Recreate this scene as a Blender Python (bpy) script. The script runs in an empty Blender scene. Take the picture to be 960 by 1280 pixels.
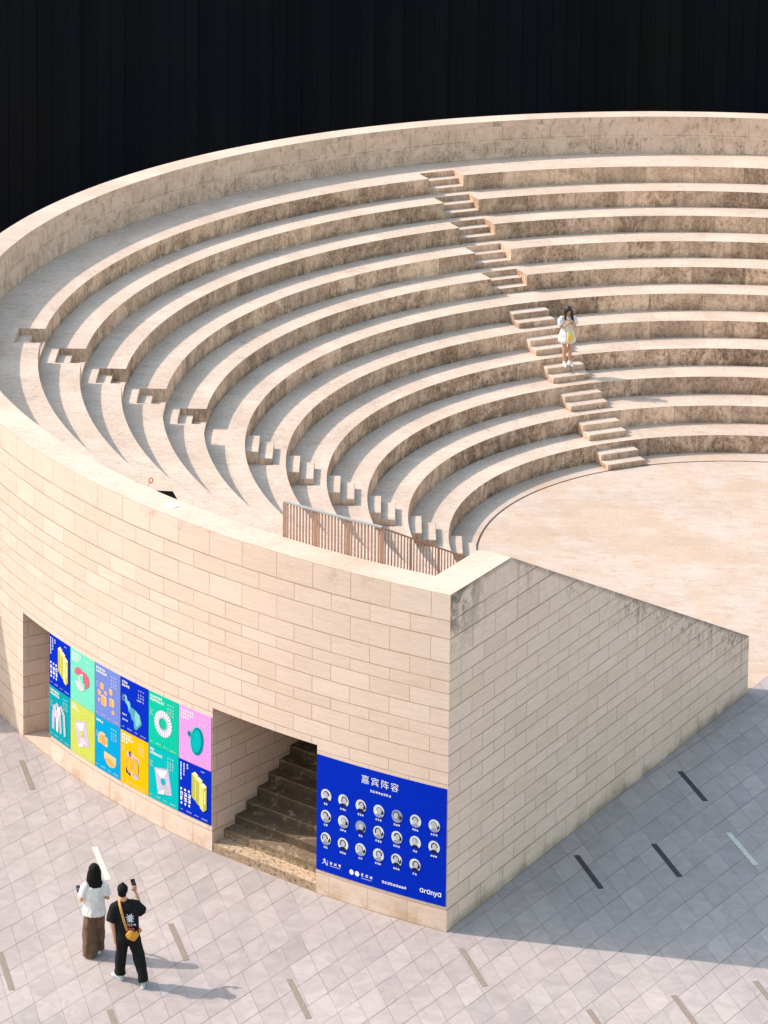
import bpy, bmesh, math, random
from mathutils import Vector, Matrix
R = math.radians
random.seed(7)
S = bpy.context.scene
COL = S.collection

# ------------------------------------------------------------------ camera, sky, sun, exposure
PAN, PITCH, ROLL = R(-11.658), R(6.5047), R(0.134)
cd = bpy.data.cameras.new("camera"); cam = bpy.data.objects.new("camera", cd); COL.objects.link(cam)
S.camera = cam
fw = Vector((math.sin(PAN)*math.cos(PITCH), math.cos(PAN)*math.cos(PITCH), -math.sin(PITCH)))
rt = Vector((math.cos(PAN), -math.sin(PAN), 0)); up = rt.cross(fw)
r2 = rt*math.cos(ROLL)+up*math.sin(ROLL); u2 = -rt*math.sin(ROLL)+up*math.cos(ROLL)
cam.matrix_world = Matrix(((r2.x, u2.x, -fw.x, 0), (r2.y, u2.y, -fw.y, -67.610), (r2.z, u2.z, -fw.z, 26.050), (0, 0, 0, 1)))
cd.sensor_fit = 'AUTO'; cd.sensor_width = 36.0
cd.lens = 3811.62/1280*36.0
cd.shift_x = 258.43/1280; cd.shift_y = -953.36/1280
cd.clip_start = 0.5; cd.clip_end = 1500

SUN_EL, SUN_AZ = 42.5, 178.76          # the sun stands over -x
wd = bpy.data.worlds.new("World"); S.world = wd; wd.use_nodes = True
wn = wd.node_tree
sky = wn.nodes.new('ShaderNodeTexSky'); sky.sky_type = 'NISHITA'; sky.sun_disc = False
sky.sun_elevation = R(SUN_EL); sky.sun_rotation = R(90-SUN_AZ)
sky.dust_density = 2.4; sky.air_density = 2.8; sky.ozone_density = 4.2
wn.nodes['Background'].inputs['Strength'].default_value = 0.15
wn.links.new(sky.outputs[0], wn.nodes['Background'].inputs['Color'])
sl = bpy.data.lights.new("sun", 'SUN'); sun = bpy.data.objects.new("sun", sl); COL.objects.link(sun)
sl.energy = 2.35; sl.angle = R(0.55); sl.color = (1.0, 0.895, 0.81)
sd = Vector((-math.cos(R(SUN_AZ))*math.cos(R(SUN_EL)), -math.sin(R(SUN_AZ))*math.cos(R(SUN_EL)), -math.sin(R(SUN_EL))))
sun.rotation_euler = sd.to_track_quat('-Z', 'Y').to_euler()
S.view_settings.view_transform = 'Standard'; S.view_settings.look = 'None'
S.view_settings.gamma = 1.0; S.view_settings.use_curve_mapping = False
S.view_settings.exposure = 1.04
S.cycles.diffuse_bounces = 8; S.cycles.max_bounces = 12

# ------------------------------------------------------------------ measured geometry
RO, RI, H = 18.879, 18.235, 6.007
HP, HR = 1.057, 0.45
Z1 = H-HP
R1, TR = 16.732, 0.92529
RG = 6.845
P1 = Vector((-5.4663, -18.0699)); P4 = Vector((-0.6083, -7.0761)); LEN = (P4-P1).length
EU = (P4-P1).normalized(); EN = Vector((-EU.y, EU.x)); EW = 0.644
H3, KF = 1.205, 2.086
AX = 123.65
STAIRS = (59.5, 123.65, 187.8)
SWID = 1.06
TH1 = math.degrees(math.atan2(P1.y, P1.x)) % 360

# ------------------------------------------------------------------ helpers
def tag(o, label=None, cat=None, group=None, kind=None):
    if label: o['label'] = label
    if cat: o['category'] = cat
    if group: o['group'] = group
    if kind: o['kind'] = kind
    return o

def empty(name, loc=(0, 0, 0), rz=0):
    o = bpy.data.objects.new(name, None); COL.objects.link(o)
    o.location = loc; o.rotation_euler = (0, 0, rz); o.empty_display_size = .2
    return o

def link(name, me, mats, parent=None, smooth=False):
    for m in (mats if isinstance(mats, (list, tuple)) else [mats]): me.materials.append(m)
    if smooth:
        me.polygons.foreach_set('use_smooth', [True]*len(me.polygons))
    o = bpy.data.objects.new(name, me); COL.objects.link(o)
    if parent: o.parent = parent
    return o

class MB:
    """collects verts / faces / material index / uv for one mesh"""
    def __init__(s): s.v = []; s.f = []; s.mi = []; s.uv = []; s.has_uv = False
    def add(s, pts, mi=0, uv=None):
        n = len(s.v); s.v += [tuple(p) for p in pts]; s.f.append(tuple(range(n, n+len(pts)))); s.mi.append(mi)
        s.uv.append(uv or [(0, 0)]*len(pts))
        if uv: s.has_uv = True
    def box(s, c, d, rz=0, mi=0, mat=None):
        M = mat or (Matrix.Translation(c) @ Matrix.Rotation(rz, 4, 'Z'))
        x, y, z = [q/2 for q in d]
        P = [M @ Vector(q) for q in ((-x,-y,-z),(x,-y,-z),(x,y,-z),(-x,y,-z),(-x,-y,z),(x,-y,z),(x,y,z),(-x,y,z))]
        for f in ((0,3,2,1),(4,5,6,7),(0,1,5,4),(1,2,6,5),(2,3,7,6),(3,0,4,7)): s.add([P[i] for i in f], mi)
    def prism(s, poly, z0, z1, mi=0):
        n = len(poly)
        s.add([(p[0], p[1], z1) for p in poly], mi); s.add([(p[0], p[1], z0) for p in reversed(poly)], mi)
        for i in range(n):
            a, b = poly[i], poly[(i+1) % n]
            s.add([(a[0], a[1], z0), (b[0], b[1], z0), (b[0], b[1], z1), (a[0], a[1], z1)], mi)
    def tube(s, pts, rad, n=10, flat=1.0, ref=(0, 1, 0), mi=0, caps=True):
        """tapered tube through points; flat scales the radius along ref"""
        pts = [Vector(p) for p in pts]; rings = []
        for i, p in enumerate(pts):
            t = (pts[min(i+1, len(pts)-1)]-pts[max(i-1, 0)]).normalized()
            b = Vector(ref); b = b-t*b.dot(t)
            if b.length < 1e-3: b = Vector((1, 0, 0))-t*t.x
            b.normalize(); a = b.cross(t)
            r = rad[i] if isinstance(rad, (list, tuple)) else rad
            ra, rb = r if isinstance(r, (list, tuple)) else (r, r*flat)
            rings.append([p+a*ra*math.cos(2*math.pi*k/n)+b*rb*math.sin(2*math.pi*k/n) for k in range(n)])
        for A, B in zip(rings, rings[1:]):
            for k in range(n): s.add([A[k], A[(k+1) % n], B[(k+1) % n], B[k]], mi)
        if caps: s.add(list(reversed(rings[0])), mi); s.add(rings[-1], mi)
    def ball(s, c, r, mi=0, nu=14, nv=9, rot=None):
        rx, ry, rz = r if isinstance(r, (list, tuple)) else (r, r, r)
        c = Vector(c); rot = rot or Matrix.Identity(3)
        def q(i, j):
            a = math.pi*j/nv; b = 2*math.pi*i/nu
            return c+rot @ Vector((rx*math.sin(a)*math.cos(b), ry*math.sin(a)*math.sin(b), -rz*math.cos(a)))
        for j in range(nv):
            for i in range(nu):
                if j == 0: s.add([q(0, 0), q(i+1, 1), q(i, 1)], mi)
                elif j == nv-1: s.add([q(i, j), q(i+1, j), q(0, nv)], mi)
                else: s.add([q(i, j), q(i+1, j), q(i+1, j+1), q(i, j+1)], mi)
    def mesh(s, name, merge=True, recalc=False, dist=1e-4):
        me = bpy.data.meshes.new(name); me.from_pydata(s.v, [], s.f)
        me.polygons.foreach_set('material_index', s.mi)
        if s.has_uv:
            l = me.uv_layers.new(name='UVMap'); flat = []
            for f in s.uv:
                for a in f: flat += [a[0], a[1]]
            l.data.foreach_set('uv', flat)
        if merge or recalc:
            bm = bmesh.new(); bm.from_mesh(me)
            if merge: bmesh.ops.remove_doubles(bm, verts=bm.verts, dist=dist)
            if recalc: bmesh.ops.recalc_face_normals(bm, faces=bm.faces)
            bm.to_mesh(me); bm.free()
        me.update(); return me
    def build(s, name, mats, parent=None, smooth=False, **k):
        return link(name, s.mesh(name, **k), mats, parent, smooth)

class NB:
    """small node-tree writer"""
    def __init__(s, name):
        s.m = bpy.data.materials.new(name); s.m.use_nodes = True; s.t = s.m.node_tree
        s.b = s.t.nodes['Principled BSDF']
    def n(s, typ, ins=None, **at):
        nd = s.t.nodes.new('ShaderNode'+typ)
        for k, v in at.items(): setattr(nd, k, v)
        for k, v in (ins or {}).items():
            i = nd.inputs[k]
            if isinstance(v, bpy.types.NodeSocket): s.t.links.new(v, i)
            else: i.default_value = v
        return nd
    def ma(s, op, a, b=0.0, c=0.0):
        return s.n('Math', {0: a, 1: b, 2: c}, operation=op).outputs[0]
    def rng(s, v, a, b, c=0.0, d=1.0, smooth=True):
        return s.n('MapRange', {0: v, 1: a, 2: b, 3: c, 4: d}, interpolation_type='SMOOTHSTEP' if smooth else 'LINEAR').outputs[0]
    def noise(s, vec, scale, detail=4.0, rough=.55, dist=0.0):
        return s.n('TexNoise', {'Vector': vec, 'Scale': scale, 'Detail': detail, 'Roughness': rough, 'Distortion': dist}).outputs[0]
    def mix(s, f, a, b, mode='MIX'):
        nd = s.n('Mix', data_type='RGBA', blend_type=mode, clamp_factor=True)
        for i, v in ((0, f), (6, a), (7, b)):
            if isinstance(v, bpy.types.NodeSocket): s.t.links.new(v, nd.inputs[i])
            else: nd.inputs[i].default_value = (v if i == 0 else tuple(v)+(1,))
        return nd.outputs[2]
    def scale(s, col, f):
        c = s.n('CombineXYZ', {0: f, 1: f, 2: f}).outputs[0]
        nd = s.n('VectorMath', operation='MULTIPLY'); s.t.links.new(col, nd.inputs[0]); s.t.links.new(c, nd.inputs[1])
        return nd.outputs[0]
    def xyz(s):
        g = s.n('NewGeometry'); o = s.n('SeparateXYZ', {0: g.outputs['Position']}).outputs
        nz = s.n('SeparateXYZ', {0: g.outputs['Normal']}).outputs[2]
        return g.outputs['Position'], o[0], o[1], o[2], s.ma('ABSOLUTE', nz)
    def vec(s, x, y, z): return s.n('CombineXYZ', {0: x, 1: y, 2: z}).outputs[0]
    def blocks(s, U, V, ku, kv, jw, stag=.5, mod=2.0):
        row = s.ma('FLOOR', V)
        uu = s.ma('ADD', U, s.ma('MULTIPLY', s.ma('FLOORED_MODULO', row, mod), stag))
        cu = s.ma('FLOOR', uu); fu = s.ma('SUBTRACT', uu, cu); fv = s.ma('SUBTRACT', V, row)
        du = s.ma('MULTIPLY', s.ma('MINIMUM', fu, s.ma('SUBTRACT', 1.0, fu)), ku)
        dv = s.ma('MULTIPLY', s.ma('MINIMUM', fv, s.ma('SUBTRACT', 1.0, fv)), kv)
        mu = s.rng(du, jw*.35, jw*.9, 1, 0); mv = s.rng(dv, jw*.35, jw*.9, 1, 0)
        w = s.n('TexWhiteNoise', {0: s.vec(cu, row, 3.7)}, noise_dimensions='3D')
        return mu, mv, w.outputs['Value'], w.outputs['Color']
    def finish(s, col, rough=.85, bump=None, bstr=.3, bdist=.01, spec=.25):
        if isinstance(col, bpy.types.NodeSocket): s.t.links.new(col, s.b.inputs['Base Color'])
        else: s.b.inputs['Base Color'].default_value = tuple(col)+(1,)
        s.b.inputs['Roughness'].default_value = rough
        s.b.inputs['Specular IOR Level'].default_value = spec
        if bump is not None:
            bn = s.n('Bump', {'Strength': bstr, 'Distance': bdist, 'Height': bump})
            s.t.links.new(bn.outputs[0], s.b.inputs['Normal'])
        return s.m

def plain(name, col, rough=.6, spec=.3, metal=0.0):
    b = NB(name)
    pos = b.n('TexCoord').outputs['Object']
    n = b.noise(pos, 30, 3)
    c = b.scale(b.mix(0.0, col, col), b.rng(n, .25, .75, .9, 1.08))
    b.b.inputs['Metallic'].default_value = metal
    return b.finish(c, rough, spec=spec)

# ------------------------------------------------------------------ materials
def mat_blocks(name, c1, c2, c3, mortar, stainy):
    b = NB(name)
    pos, x, y, z, nz = b.xyz()
    uvn = b.n('UVMap').outputs[0]
    o = b.n('SeparateXYZ', {0: uvn}).outputs
    mu, mv, rv, rc = b.blocks(o[0], o[1], .778, .30, .0135)
    rs = b.n('SeparateXYZ', {0: rc}).outputs
    col = b.mix(rv, c1, c2)
    col = b.mix(b.rng(rs[1], .62, 1.0, 0, .55 if stainy else .8), col, c3)
    # bedding veins that run along the block, fine pitting and broad drift
    veins = b.noise(b.vec(b.ma('MULTIPLY', o[0], 1.2), b.ma('ADD', b.ma('MULTIPLY', z, 16.0), b.ma('MULTIPLY', rv, 40.0)), rv), 1.6, 5, .6, .6)
    col = b.scale(col, b.rng(veins, .3, .72, .93, 1.05))
    fine = b.noise(pos, 26, 5, .65)
    col = b.scale(col, b.rng(fine, .3, .7, .955, 1.04))
    big = b.noise(pos, .55, 3)
    col = b.mix(b.rng(big, .42, .7, 0, .35), col, c3)
    # weather stains: brown bloom and black lichen specks, mostly under the top edge and at the foot
    blot = b.noise(pos, 1.6, 6, .65, .4)
    speck = b.noise(pos, 15, 6, .75, .2)
    topm = b.rng(z, 4.7, 6.05) if stainy else b.rng(z, 5.2, 6.1)
    m1 = b.ma('MULTIPLY', b.rng(blot, .56, .72), b.ma('MULTIPLY', topm, .5))
    col = b.mix(m1, col, (.34, .21, .12) if not stainy else (.26, .22, .18))
    spm = b.ma('MULTIPLY', b.rng(speck, .60, .69), b.rng(blot, .52, .68))
    col = b.mix(b.ma('MULTIPLY', spm, .55 if not stainy else .75), col, (.11, .085, .065))
    foot = b.ma('MULTIPLY', b.rng(z, .55, .02), b.rng(b.noise(pos, 2.6, 6, .7), .42, .66))
    col = b.mix(b.ma('MULTIPLY', foot, .55), col, (.36, .22, .115) if not stainy else (.28, .21, .155))
    if stainy:   # dark run-off streaks hanging from the sloping top edge
        drop = b.n('Attribute', attribute_name='drop').outputs['Fac']
        al = b.ma('ADD', b.ma('MULTIPLY', x, EU.x), b.ma('MULTIPLY', y, EU.y))
        st = b.noise(b.vec(b.ma('MULTIPLY', al, 3.2), 0.0, b.ma('MULTIPLY', z, .22)), 1.0, 5, .7)
        lm = b.ma('MULTIPLY', b.rng(st, .54, .68), b.rng(drop, 1.3, .05))
        lm = b.ma('MULTIPLY', lm, b.rng(b.noise(pos, 5, 5, .7), .3, .55, .2, 1))
        col = b.mix(b.ma('MULTIPLY', lm, .55), col, (.14, .105, .085))
        mott = b.noise(pos, 7, 7, .78); zone = b.rng(b.noise(pos, .55, 3), .36, .56)
        mk_ = b.ma('MULTIPLY', b.ma('MULTIPLY', b.rng(mott, .48, .60), b.rng(drop, .95, .0)), zone)
        col = b.mix(b.ma('MULTIPLY', mk_, .75), col, (.15, .12, .10))
        edge = b.ma('MULTIPLY', b.rng(drop, .14, .0), b.rng(b.noise(pos, 3.2, 4), .3, .55, .3, 1))
        col = b.mix(b.ma('MULTIPLY', edge, .55), col, (.11, .085, .07))
        corner = b.ma('MULTIPLY', b.rng(al, -18.74+1.7, -18.74), b.rng(z, 4.5, 5.9))
        cm = b.ma('MULTIPLY', corner, b.rng(b.noise(pos, 3.4, 7, .75, .5), .40, .58))
        col = b.mix(b.ma('MULTIPLY', cm, .85), col, (.10, .085, .075))
        fs = b.ma('MULTIPLY', b.rng(z, .22, .03), b.rng(b.noise(pos, 1.1, 4), .35, .6, .3, 1))
        col = b.mix(b.ma('MULTIPLY', fs, .5), col, (.15, .11, .08))
    j = b.ma('MAXIMUM', b.ma('MULTIPLY', mv, .85), b.ma('MULTIPLY', mu, .62))
    j = b.ma('MULTIPLY', j, b.rng(b.noise(pos, 1.3, 2), .3, .6, .6, 1.0))
    col = b.mix(j, col, mortar)
    # upper faces: rough travertine coping, no courses
    tn = b.noise(pos, 9, 6, .7); tb = b.noise(pos, 1.1, 4)
    top = b.mix(b.rng(tb, .38, .66), TREAD1, TREAD2)
    top = b.scale(top, b.rng(tn, .3, .7, .9, 1.06))
    top = b.mix(b.ma('MULTIPLY', b.rng(b.noise(pos, 22, 5, .7), .6, .72), .35), top, (.2, .16, .13))
    if not stainy:
        ju, jv, jr, jc = b.blocks(b.ma('MULTIPLY', b.ma('ARCTAN2', y, x), RO/1.556), .5, 1.556, 9.0, .012)
        top = b.scale(top, b.rng(jr, 0, 1, .94, 1.04, False))
        top = b.mix(b.ma('MULTIPLY', ju, .45), top, (.26, .19, .145))
    col = b.mix(b.rng(nz, .35, .6), col, top)
    hgt = b.ma('SUBTRACT', b.ma('MULTIPLY', fine, .4), j)
    return b.finish(col, .88, hgt, .6, .012)

TREAD1, TREAD2 = (.585, .445, .362), (.525, .392, .312)

def mat_tier(name, clean=1.0):
    b = NB(name)
    pos, x, y, z, nz = b.xyz()
    th = b.ma('ARCTAN2', y, x)
    rad = b.ma('SQRT', b.ma('ADD', b.ma('MULTIPLY', x, x), b.ma('MULTIPLY', y, y)))
    lvl = b.ma('FLOOR', b.ma('ADD', b.ma('DIVIDE', z, HR), .004))
    rr = b.n('TexWhiteNoise', {1: lvl}, noise_dimensions='1D').outputs['Value']
    U = b.ma('ADD', b.ma('MULTIPLY', b.ma('MULTIPLY', th, b.ma('ROUND', rad)), .72), b.ma('MULTIPLY', rr, 7.0))
    mu, mv, rv, rc = b.blocks(U, b.ma('ADD', lvl, .5), 1.38, 1.0, .013, 0.0)
    arc = b.ma('MULTIPLY', th, rad)
    # risers
    sv = b.vec(b.ma('MULTIPLY', arc, 1.0), lvl, b.ma('MULTIPLY', z, .45))
    streak = b.noise(sv, 6.5, 7, .72)
    blot = b.noise(b.vec(arc, lvl, b.ma('MULTIPLY', z, .9)), 1.5, 7, .72, .8)
    fine = b.noise(pos, 24, 6, .75)
    f2 = b.noise(b.vec(b.ma('MULTIPLY', arc, 1.0), lvl, b.ma('MULTIPLY', z, .8)), 13, 8, .82, .5)
    rs = b.n('SeparateXYZ', {0: rc}).outputs
    dirt = b.ma('MULTIPLY', b.rng(rs[0], .05, .95, .7, 1.0), b.ma('MULTIPLY', b.rng(b.noise(b.vec(arc, lvl, 0.0), .55, 4, .6), .32, .58, .55, 1.0), b.rng(z, .3, 4.2, clean, clean*.78, False)))
    ris = b.mix(rv, (.74, .525, .395), (.65, .455, .335))
    ris = b.mix(b.ma('MULTIPLY', b.rng(blot, .43, .57), b.ma('MULTIPLY', dirt, .9)), ris, (.33, .205, .138))
    ris = b.mix(b.ma('MULTIPLY', b.rng(streak, .47, .62), b.ma('MULTIPLY', dirt, .62)), ris, (.19, .115, .078))
    ris = b.mix(b.ma('MULTIPLY', b.rng(streak, .46, .33), .5), ris, (.74, .58, .46))
    ris = b.mix(b.ma('MULTIPLY', b.ma('MULTIPLY', b.rng(f2, .49, .585), b.rng(blot, .36, .54, .3, 1)), b.ma('MULTIPLY', dirt, .9)), ris, (.09, .058, .043))
    ris = b.mix(b.ma('MULTIPLY', b.rng(f2, .44, .33), .4), ris, (.76, .62, .51))
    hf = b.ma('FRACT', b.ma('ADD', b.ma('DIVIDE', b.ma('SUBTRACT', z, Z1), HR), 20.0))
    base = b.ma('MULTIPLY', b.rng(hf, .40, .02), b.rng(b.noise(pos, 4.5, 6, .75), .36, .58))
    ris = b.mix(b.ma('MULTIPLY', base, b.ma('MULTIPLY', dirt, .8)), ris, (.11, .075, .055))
    rs = b.n('SeparateXYZ', {0: rc}).outputs
    ris = b.scale(ris, b.rng(rs[2], 0, 1, 0.74, 1.14, False))
    ris = b.mix(b.ma('MULTIPLY', mu, .55), ris, (.10, .075, .06))
    # the tall parapet is cleaner, with lichen near its foot and a bed joint half way up
    par = b.mix(b.rng(blot, .36, .66), (.68, .505, .41), (.56, .40, .315))
    par = b.mix(b.ma('MULTIPLY', b.rng(streak, .50, .66), .6), par, (.20, .14, .105))
    low = b.rng(z, Z1+.75, Z1+.05)
    par = b.mix(b.ma('MULTIPLY', b.ma('MULTIPLY', b.rng(fine, .49, .62), b.rng(blot, .38, .6)), b.ma('ADD', b.ma('MULTIPLY', low, .7), .1)), par, (.085, .065, .05))
    par = b.mix(b.ma('MULTIPLY', b.rng(fine, .45, .34), .3), par, (.50, .42, .34))
    bed = b.rng(b.ma('ABSOLUTE', b.ma('SUBTRACT', z, Z1+.52)), .004, .014, 1, 0)
    par = b.mix(b.ma('MULTIPLY', b.ma('MAXIMUM', bed, mu), b.rng(blot, .4, .55, .15, .6)), par, (.14, .10, .08))
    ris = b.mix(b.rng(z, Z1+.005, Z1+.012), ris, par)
    # treads
    tb = b.noise(pos, .9, 5, .6); tf = b.noise(pos, 14, 6, .7)
    tr = b.mix(b.rng(tb, .36, .66), TREAD1, TREAD2)
    tr = b.scale(tr, b.rng(rv, 0, 1, .93, 1.05, False))
    lay = b.noise(b.vec(b.ma('MULTIPLY', x, 1.0), b.ma('MULTIPLY', y, 7.0), z), 2.6, 5, .65)
    tr = b.scale(tr, b.rng(lay, .3, .7, .90, 1.05))
    tr = b.scale(tr, b.rng(tf, .3, .7, .84, 1.08))
    tr = b.mix(b.ma('MULTIPLY', b.rng(b.noise(pos, 2.2, 7, .76), .54, .70), .5), tr, (.27, .205, .165))
    tr = b.mix(b.ma('MULTIPLY', mu, .22), tr, (.22, .16, .12))
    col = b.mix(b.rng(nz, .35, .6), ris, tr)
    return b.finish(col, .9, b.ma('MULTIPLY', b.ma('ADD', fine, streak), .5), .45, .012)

def mat_stage():
    b = NB('stage_travertine'); pos, x, y, z, nz = b.xyz()
    c = b.mix(b.rng(b.noise(pos, .8, 6, .7, .5), .36, .62), (.495, .395, .34), (.47, .352, .28))
    lay = b.noise(b.vec(x, b.ma('MULTIPLY', y, 2.2), z), 2.4, 6, .7, .6)
    c = b.mix(b.ma('MULTIPLY', b.rng(lay, .52, .68), .55), c, (.42, .255, .145))
    c = b.mix(b.ma('MULTIPLY', b.rng(lay, .45, .33), .5), c, (.56, .465, .40))
    f = b.noise(pos, 18, 5, .7); c = b.mix(b.ma('MULTIPLY', b.rng(b.noise(pos, .42, 5, .65, .8), .47, .62), .5), c, (.46, .32, .225))
    c = b.scale(c, b.rng(f, .3, .7, .90, 1.06))
    mu, mv, rv, rc = b.blocks(b.ma('DIVIDE', b.ma('ADD', x, b.ma('MULTIPLY', y, .2)), 1.2), b.ma('DIVIDE', b.ma('SUBTRACT', y, b.ma('MULTIPLY', x, .2)), .6), 1.2, .6, .01)
    c = b.scale(c, b.rng(rv, 0, 1, .95, 1.04, False))
    c = b.mix(b.ma('MULTIPLY', b.ma('MAXIMUM', mu, mv), .14), c, (.3, .22, .16))
    return b.finish(c, .9, f, .2)

ROW_A, JNT_A = R(62.6), R(-66.8)       # the two joint directions of the skewed paving
def mat_plaza():
    b = NB('plaza_paving'); pos, x, y, z, nz = b.xyz()
    ea = Vector((math.cos(ROW_A), math.sin(ROW_A))); eb = Vector((math.cos(JNT_A), math.sin(JNT_A)))
    det = ea.x*eb.y-ea.y*eb.x
    ox, oy = -1.880, -15.786
    X = b.ma('SUBTRACT', x, ox); Y = b.ma('SUBTRACT', y, oy)
    a = b.ma('ADD', b.ma('MULTIPLY', X, eb.y/det), b.ma('MULTIPLY', Y, -eb.x/det))
    c_ = b.ma('ADD', b.ma('MULTIPLY', X, -ea.y/det), b.ma('MULTIPLY', Y, ea.x/det))
    pa, pb = .54, .652; sn = abs(det)
    row0 = b.ma('FLOOR', b.ma('DIVIDE', c_, pb))
    sh = b.n('TexWhiteNoise', {1: b.ma('FLOOR', b.ma('DIVIDE', row0, 2.0))}, noise_dimensions='1D').outputs['Value']
    U = b.ma('ADD', b.ma('DIVIDE', a, pa), b.ma('MULTIPLY', b.rng(sh, .5, .51), .5))
    mu, mv, rv, rc = b.blocks(U, b.ma('DIVIDE', c_, pb), pa*sn, pb*sn, .011, 0.0)
    rs = b.n('SeparateXYZ', {0: rc}).outputs
    c = b.mix(rv, (.378, .318, .305), (.325, .275, .268))
    c = b.mix(b.rng(rs[0], .72, 1, 0, .6), c, (.42, .36, .342))
    c = b.mix(b.rng(rs[1], .8, 1, 0, .5), c, (.283, .247, .243))
    n1 = b.noise(b.n('VectorMath', {0: pos, 1: b.n('VectorMath', {0: rc, 3: 9.0}, operation='SCALE').outputs[0]}, operation='ADD').outputs[0], 2.6, 5, .6, 1.2)
    c = b.scale(c, b.rng(n1, .3, .7, .90, 1.08))
    c = b.scale(c, b.rng(b.noise(pos, .3, 4, .6), .3, .7, .93, 1.06))
    c = b.scale(c, b.rng(b.noise(pos, 30, 4, .7), .3, .7, .96, 1.035))
    spots = b.rng(b.noise(pos, 3.1, 2), .775, .80)
    c = b.mix(b.ma('MULTIPLY', spots, .5), c, (.12, .10, .09))
    j = b.ma('MAXIMUM', b.ma('MULTIPLY', mv, .92), b.ma('MULTIPLY', mu, .5))
    j = b.ma('MULTIPLY', j, b.rng(b.noise(pos, .9, 3), .34, .62, .45, 1.0))
    c = b.mix(j, c, (.115, .09, .09))
    return b.finish(c, .72, b.ma('SUBTRACT', 1.0, j), .3, .004, .3)

M_WALL = mat_blocks('limestone_courses', (.58, .45, .388), (.552, .425, .36), (.61, .485, .422), (.35, .225, .155), False)
M_END = mat_blocks('limestone_end_wall', (.74, .585, .515), (.71, .555, .48), (.65, .50, .41), (.24, .17, .125), True)
M_TIER = mat_tier('weathered_travertine'); M_STEP = mat_tier('cleaner_travertine', .6)
M_STAGE = mat_stage(); M_PLAZA = mat_plaza()
M_DARK = plain('black_hole', (.004, .004, .004), .95, 0.02)

# ------------------------------------------------------------------ ground
mb = MB(); mb.add([(-300, -300, 0), (300, -300, 0), (300, 300, 0), (-300, 300, 0)])
tag(mb.build('plaza', M_PLAZA), kind='structure')

def mirror(p):          # across the symmetry axis of the seating
    a = 2*R(AX); return Vector((p[0]*math.cos(a)+p[1]*math.sin(a), p[0]*math.sin(a)-p[1]*math.cos(a)))
K = P4+EU*5.25
poly = [P1+EN*.3, P4+EN*.02, K]+[mirror(P4+EN*.02), mirror(P1+EN*.3)]
poly[1] = P4+EN*.02
arc_ = [Vector((16*math.cos(R(t)), 16*math.sin(R(t)))) for t in range(-4, 254, 3)]
mb = MB()
fan = [Vector((17.5*math.cos(R(t)), 17.5*math.sin(R(t)))) for t in range(0, 250, 4)]
ring = [mirror(P1+EN*.3)]+fan+[P1+EN*.3, P4+EN*.02, K, mirror(P4+EN*.02)]
mb.add([(p[0], p[1], .004) for p in ring])
me = mb.mesh('stage_floor', merge=False)
bm = bmesh.new(); bm.from_mesh(me); bmesh.ops.triangulate(bm, faces=bm.faces[:]); bm.to_mesh(me); bm.free()
tag(link('stage_floor', me, M_STAGE), kind='structure')

# ------------------------------------------------------------------ amphitheatre
amph = empty('amphitheatre')
tag(amph, 'round pale stone amphitheatre with curved stepped seating and a block wall outside', 'amphitheatre')

def ang(p): return math.atan2(p[1], p[0]) % (2*math.pi)
def end_angle(r, w):      # where the circle of radius r meets the line w metres inside the end wall's outer face
    o = P1+EN*w; bq = o.dot(EU); cq = o.length_squared-r*r
    k = -bq-math.sqrt(max(bq*bq-cq, 0)); return ang(o+EU*k)
A2 = 2*R(AX)
def th_hi(r, w): return end_angle(r, w)
def th_lo(r, w): return A2-end_angle(r, w)

# courses of the outer wall, from the top down
cs = [.476, .309, .435, .316, .219, .297, .31, .207, .288, .300, .219, .305, .31, .21, .29, .30, .215, .30, .31, .21, .29]
zc = [H]
for q in cs:
    if zc[-1]-q > .12: zc.append(zc[-1]-q)
zc[-1] = 0.0
def vrow(z):
    for i in range(len(zc)-1):
        if z >= zc[i+1]-1e-6: return -(i+(zc[i]-z)/(zc[i]-zc[i+1]))+200-1e-4*0
    return -(len(zc)-1)+200
def uarc(t): return (math.degrees(t)-246.2)/2.3625+400
U_PER = math.degrees(.778/RO)

# openings: (left, right, top)
OPEN = [(360-140.15, 360-136.56, 2.535), (360-121.80, 360-114.63, 2.72)]
def wall_cols(r, w):
    a, b = th_lo(r, w), th_hi(r, w)
    marks = [R(q) for o in OPEN for q in o[:2]]
    e = [a]+sorted(marks)+[b]; ns = [250]+[8, 32, 14, 16][:len(e)-2]
    pts = []
    for (p, q), n in zip(zip(e, e[1:]), ns): pts += [p+(q-p)*i/n for i in range(n)]
    return pts+[b]
co, ci = wall_cols(RO, EW), wall_cols(RI, EW)
if len(co) != len(ci):
    raise RuntimeError('columns')
rows = sorted(set([round(q, 5) for q in zc]+[o[2] for o in OPEN]))
mb = MB()
def inopen(ta, tb, za, zb):
    tm = math.degrees((ta+tb)/2); zm = (za+zb)/2
    return any(o[0] < tm < o[1] and zm < o[2] for o in OPEN)
def pc(r, t, z): return (r*math.cos(t), r*math.sin(t), z)
for i in range(len(co)-1):
    a, b, c, d = co[i], co[i+1], ci[i], ci[i+1]
    for j in range(len(rows)-1):
        z0, z1 = rows[j], rows[j+1]
        if inopen(a, b, z0, z1): continue
        v0, v1 = vrow(z0+1e-5), vrow(z1-1e-5)
        mb.add([pc(RO, a, z0), pc(RO, b, z0), pc(RO, b, z1), pc(RO, a, z1)], 0,
               [(uarc(a), v0), (uarc(b), v0), (uarc(b), v1), (uarc(a), v1)])
        mb.add([pc(RI, c, z1), pc(RI, d, z1), pc(RI, d, z0), pc(RI, c, z0)], 1)
    mb.add([pc(RO, a, H), pc(RO, b, H), pc(RI, d, H), pc(RI, c, H)], 0)
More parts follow.
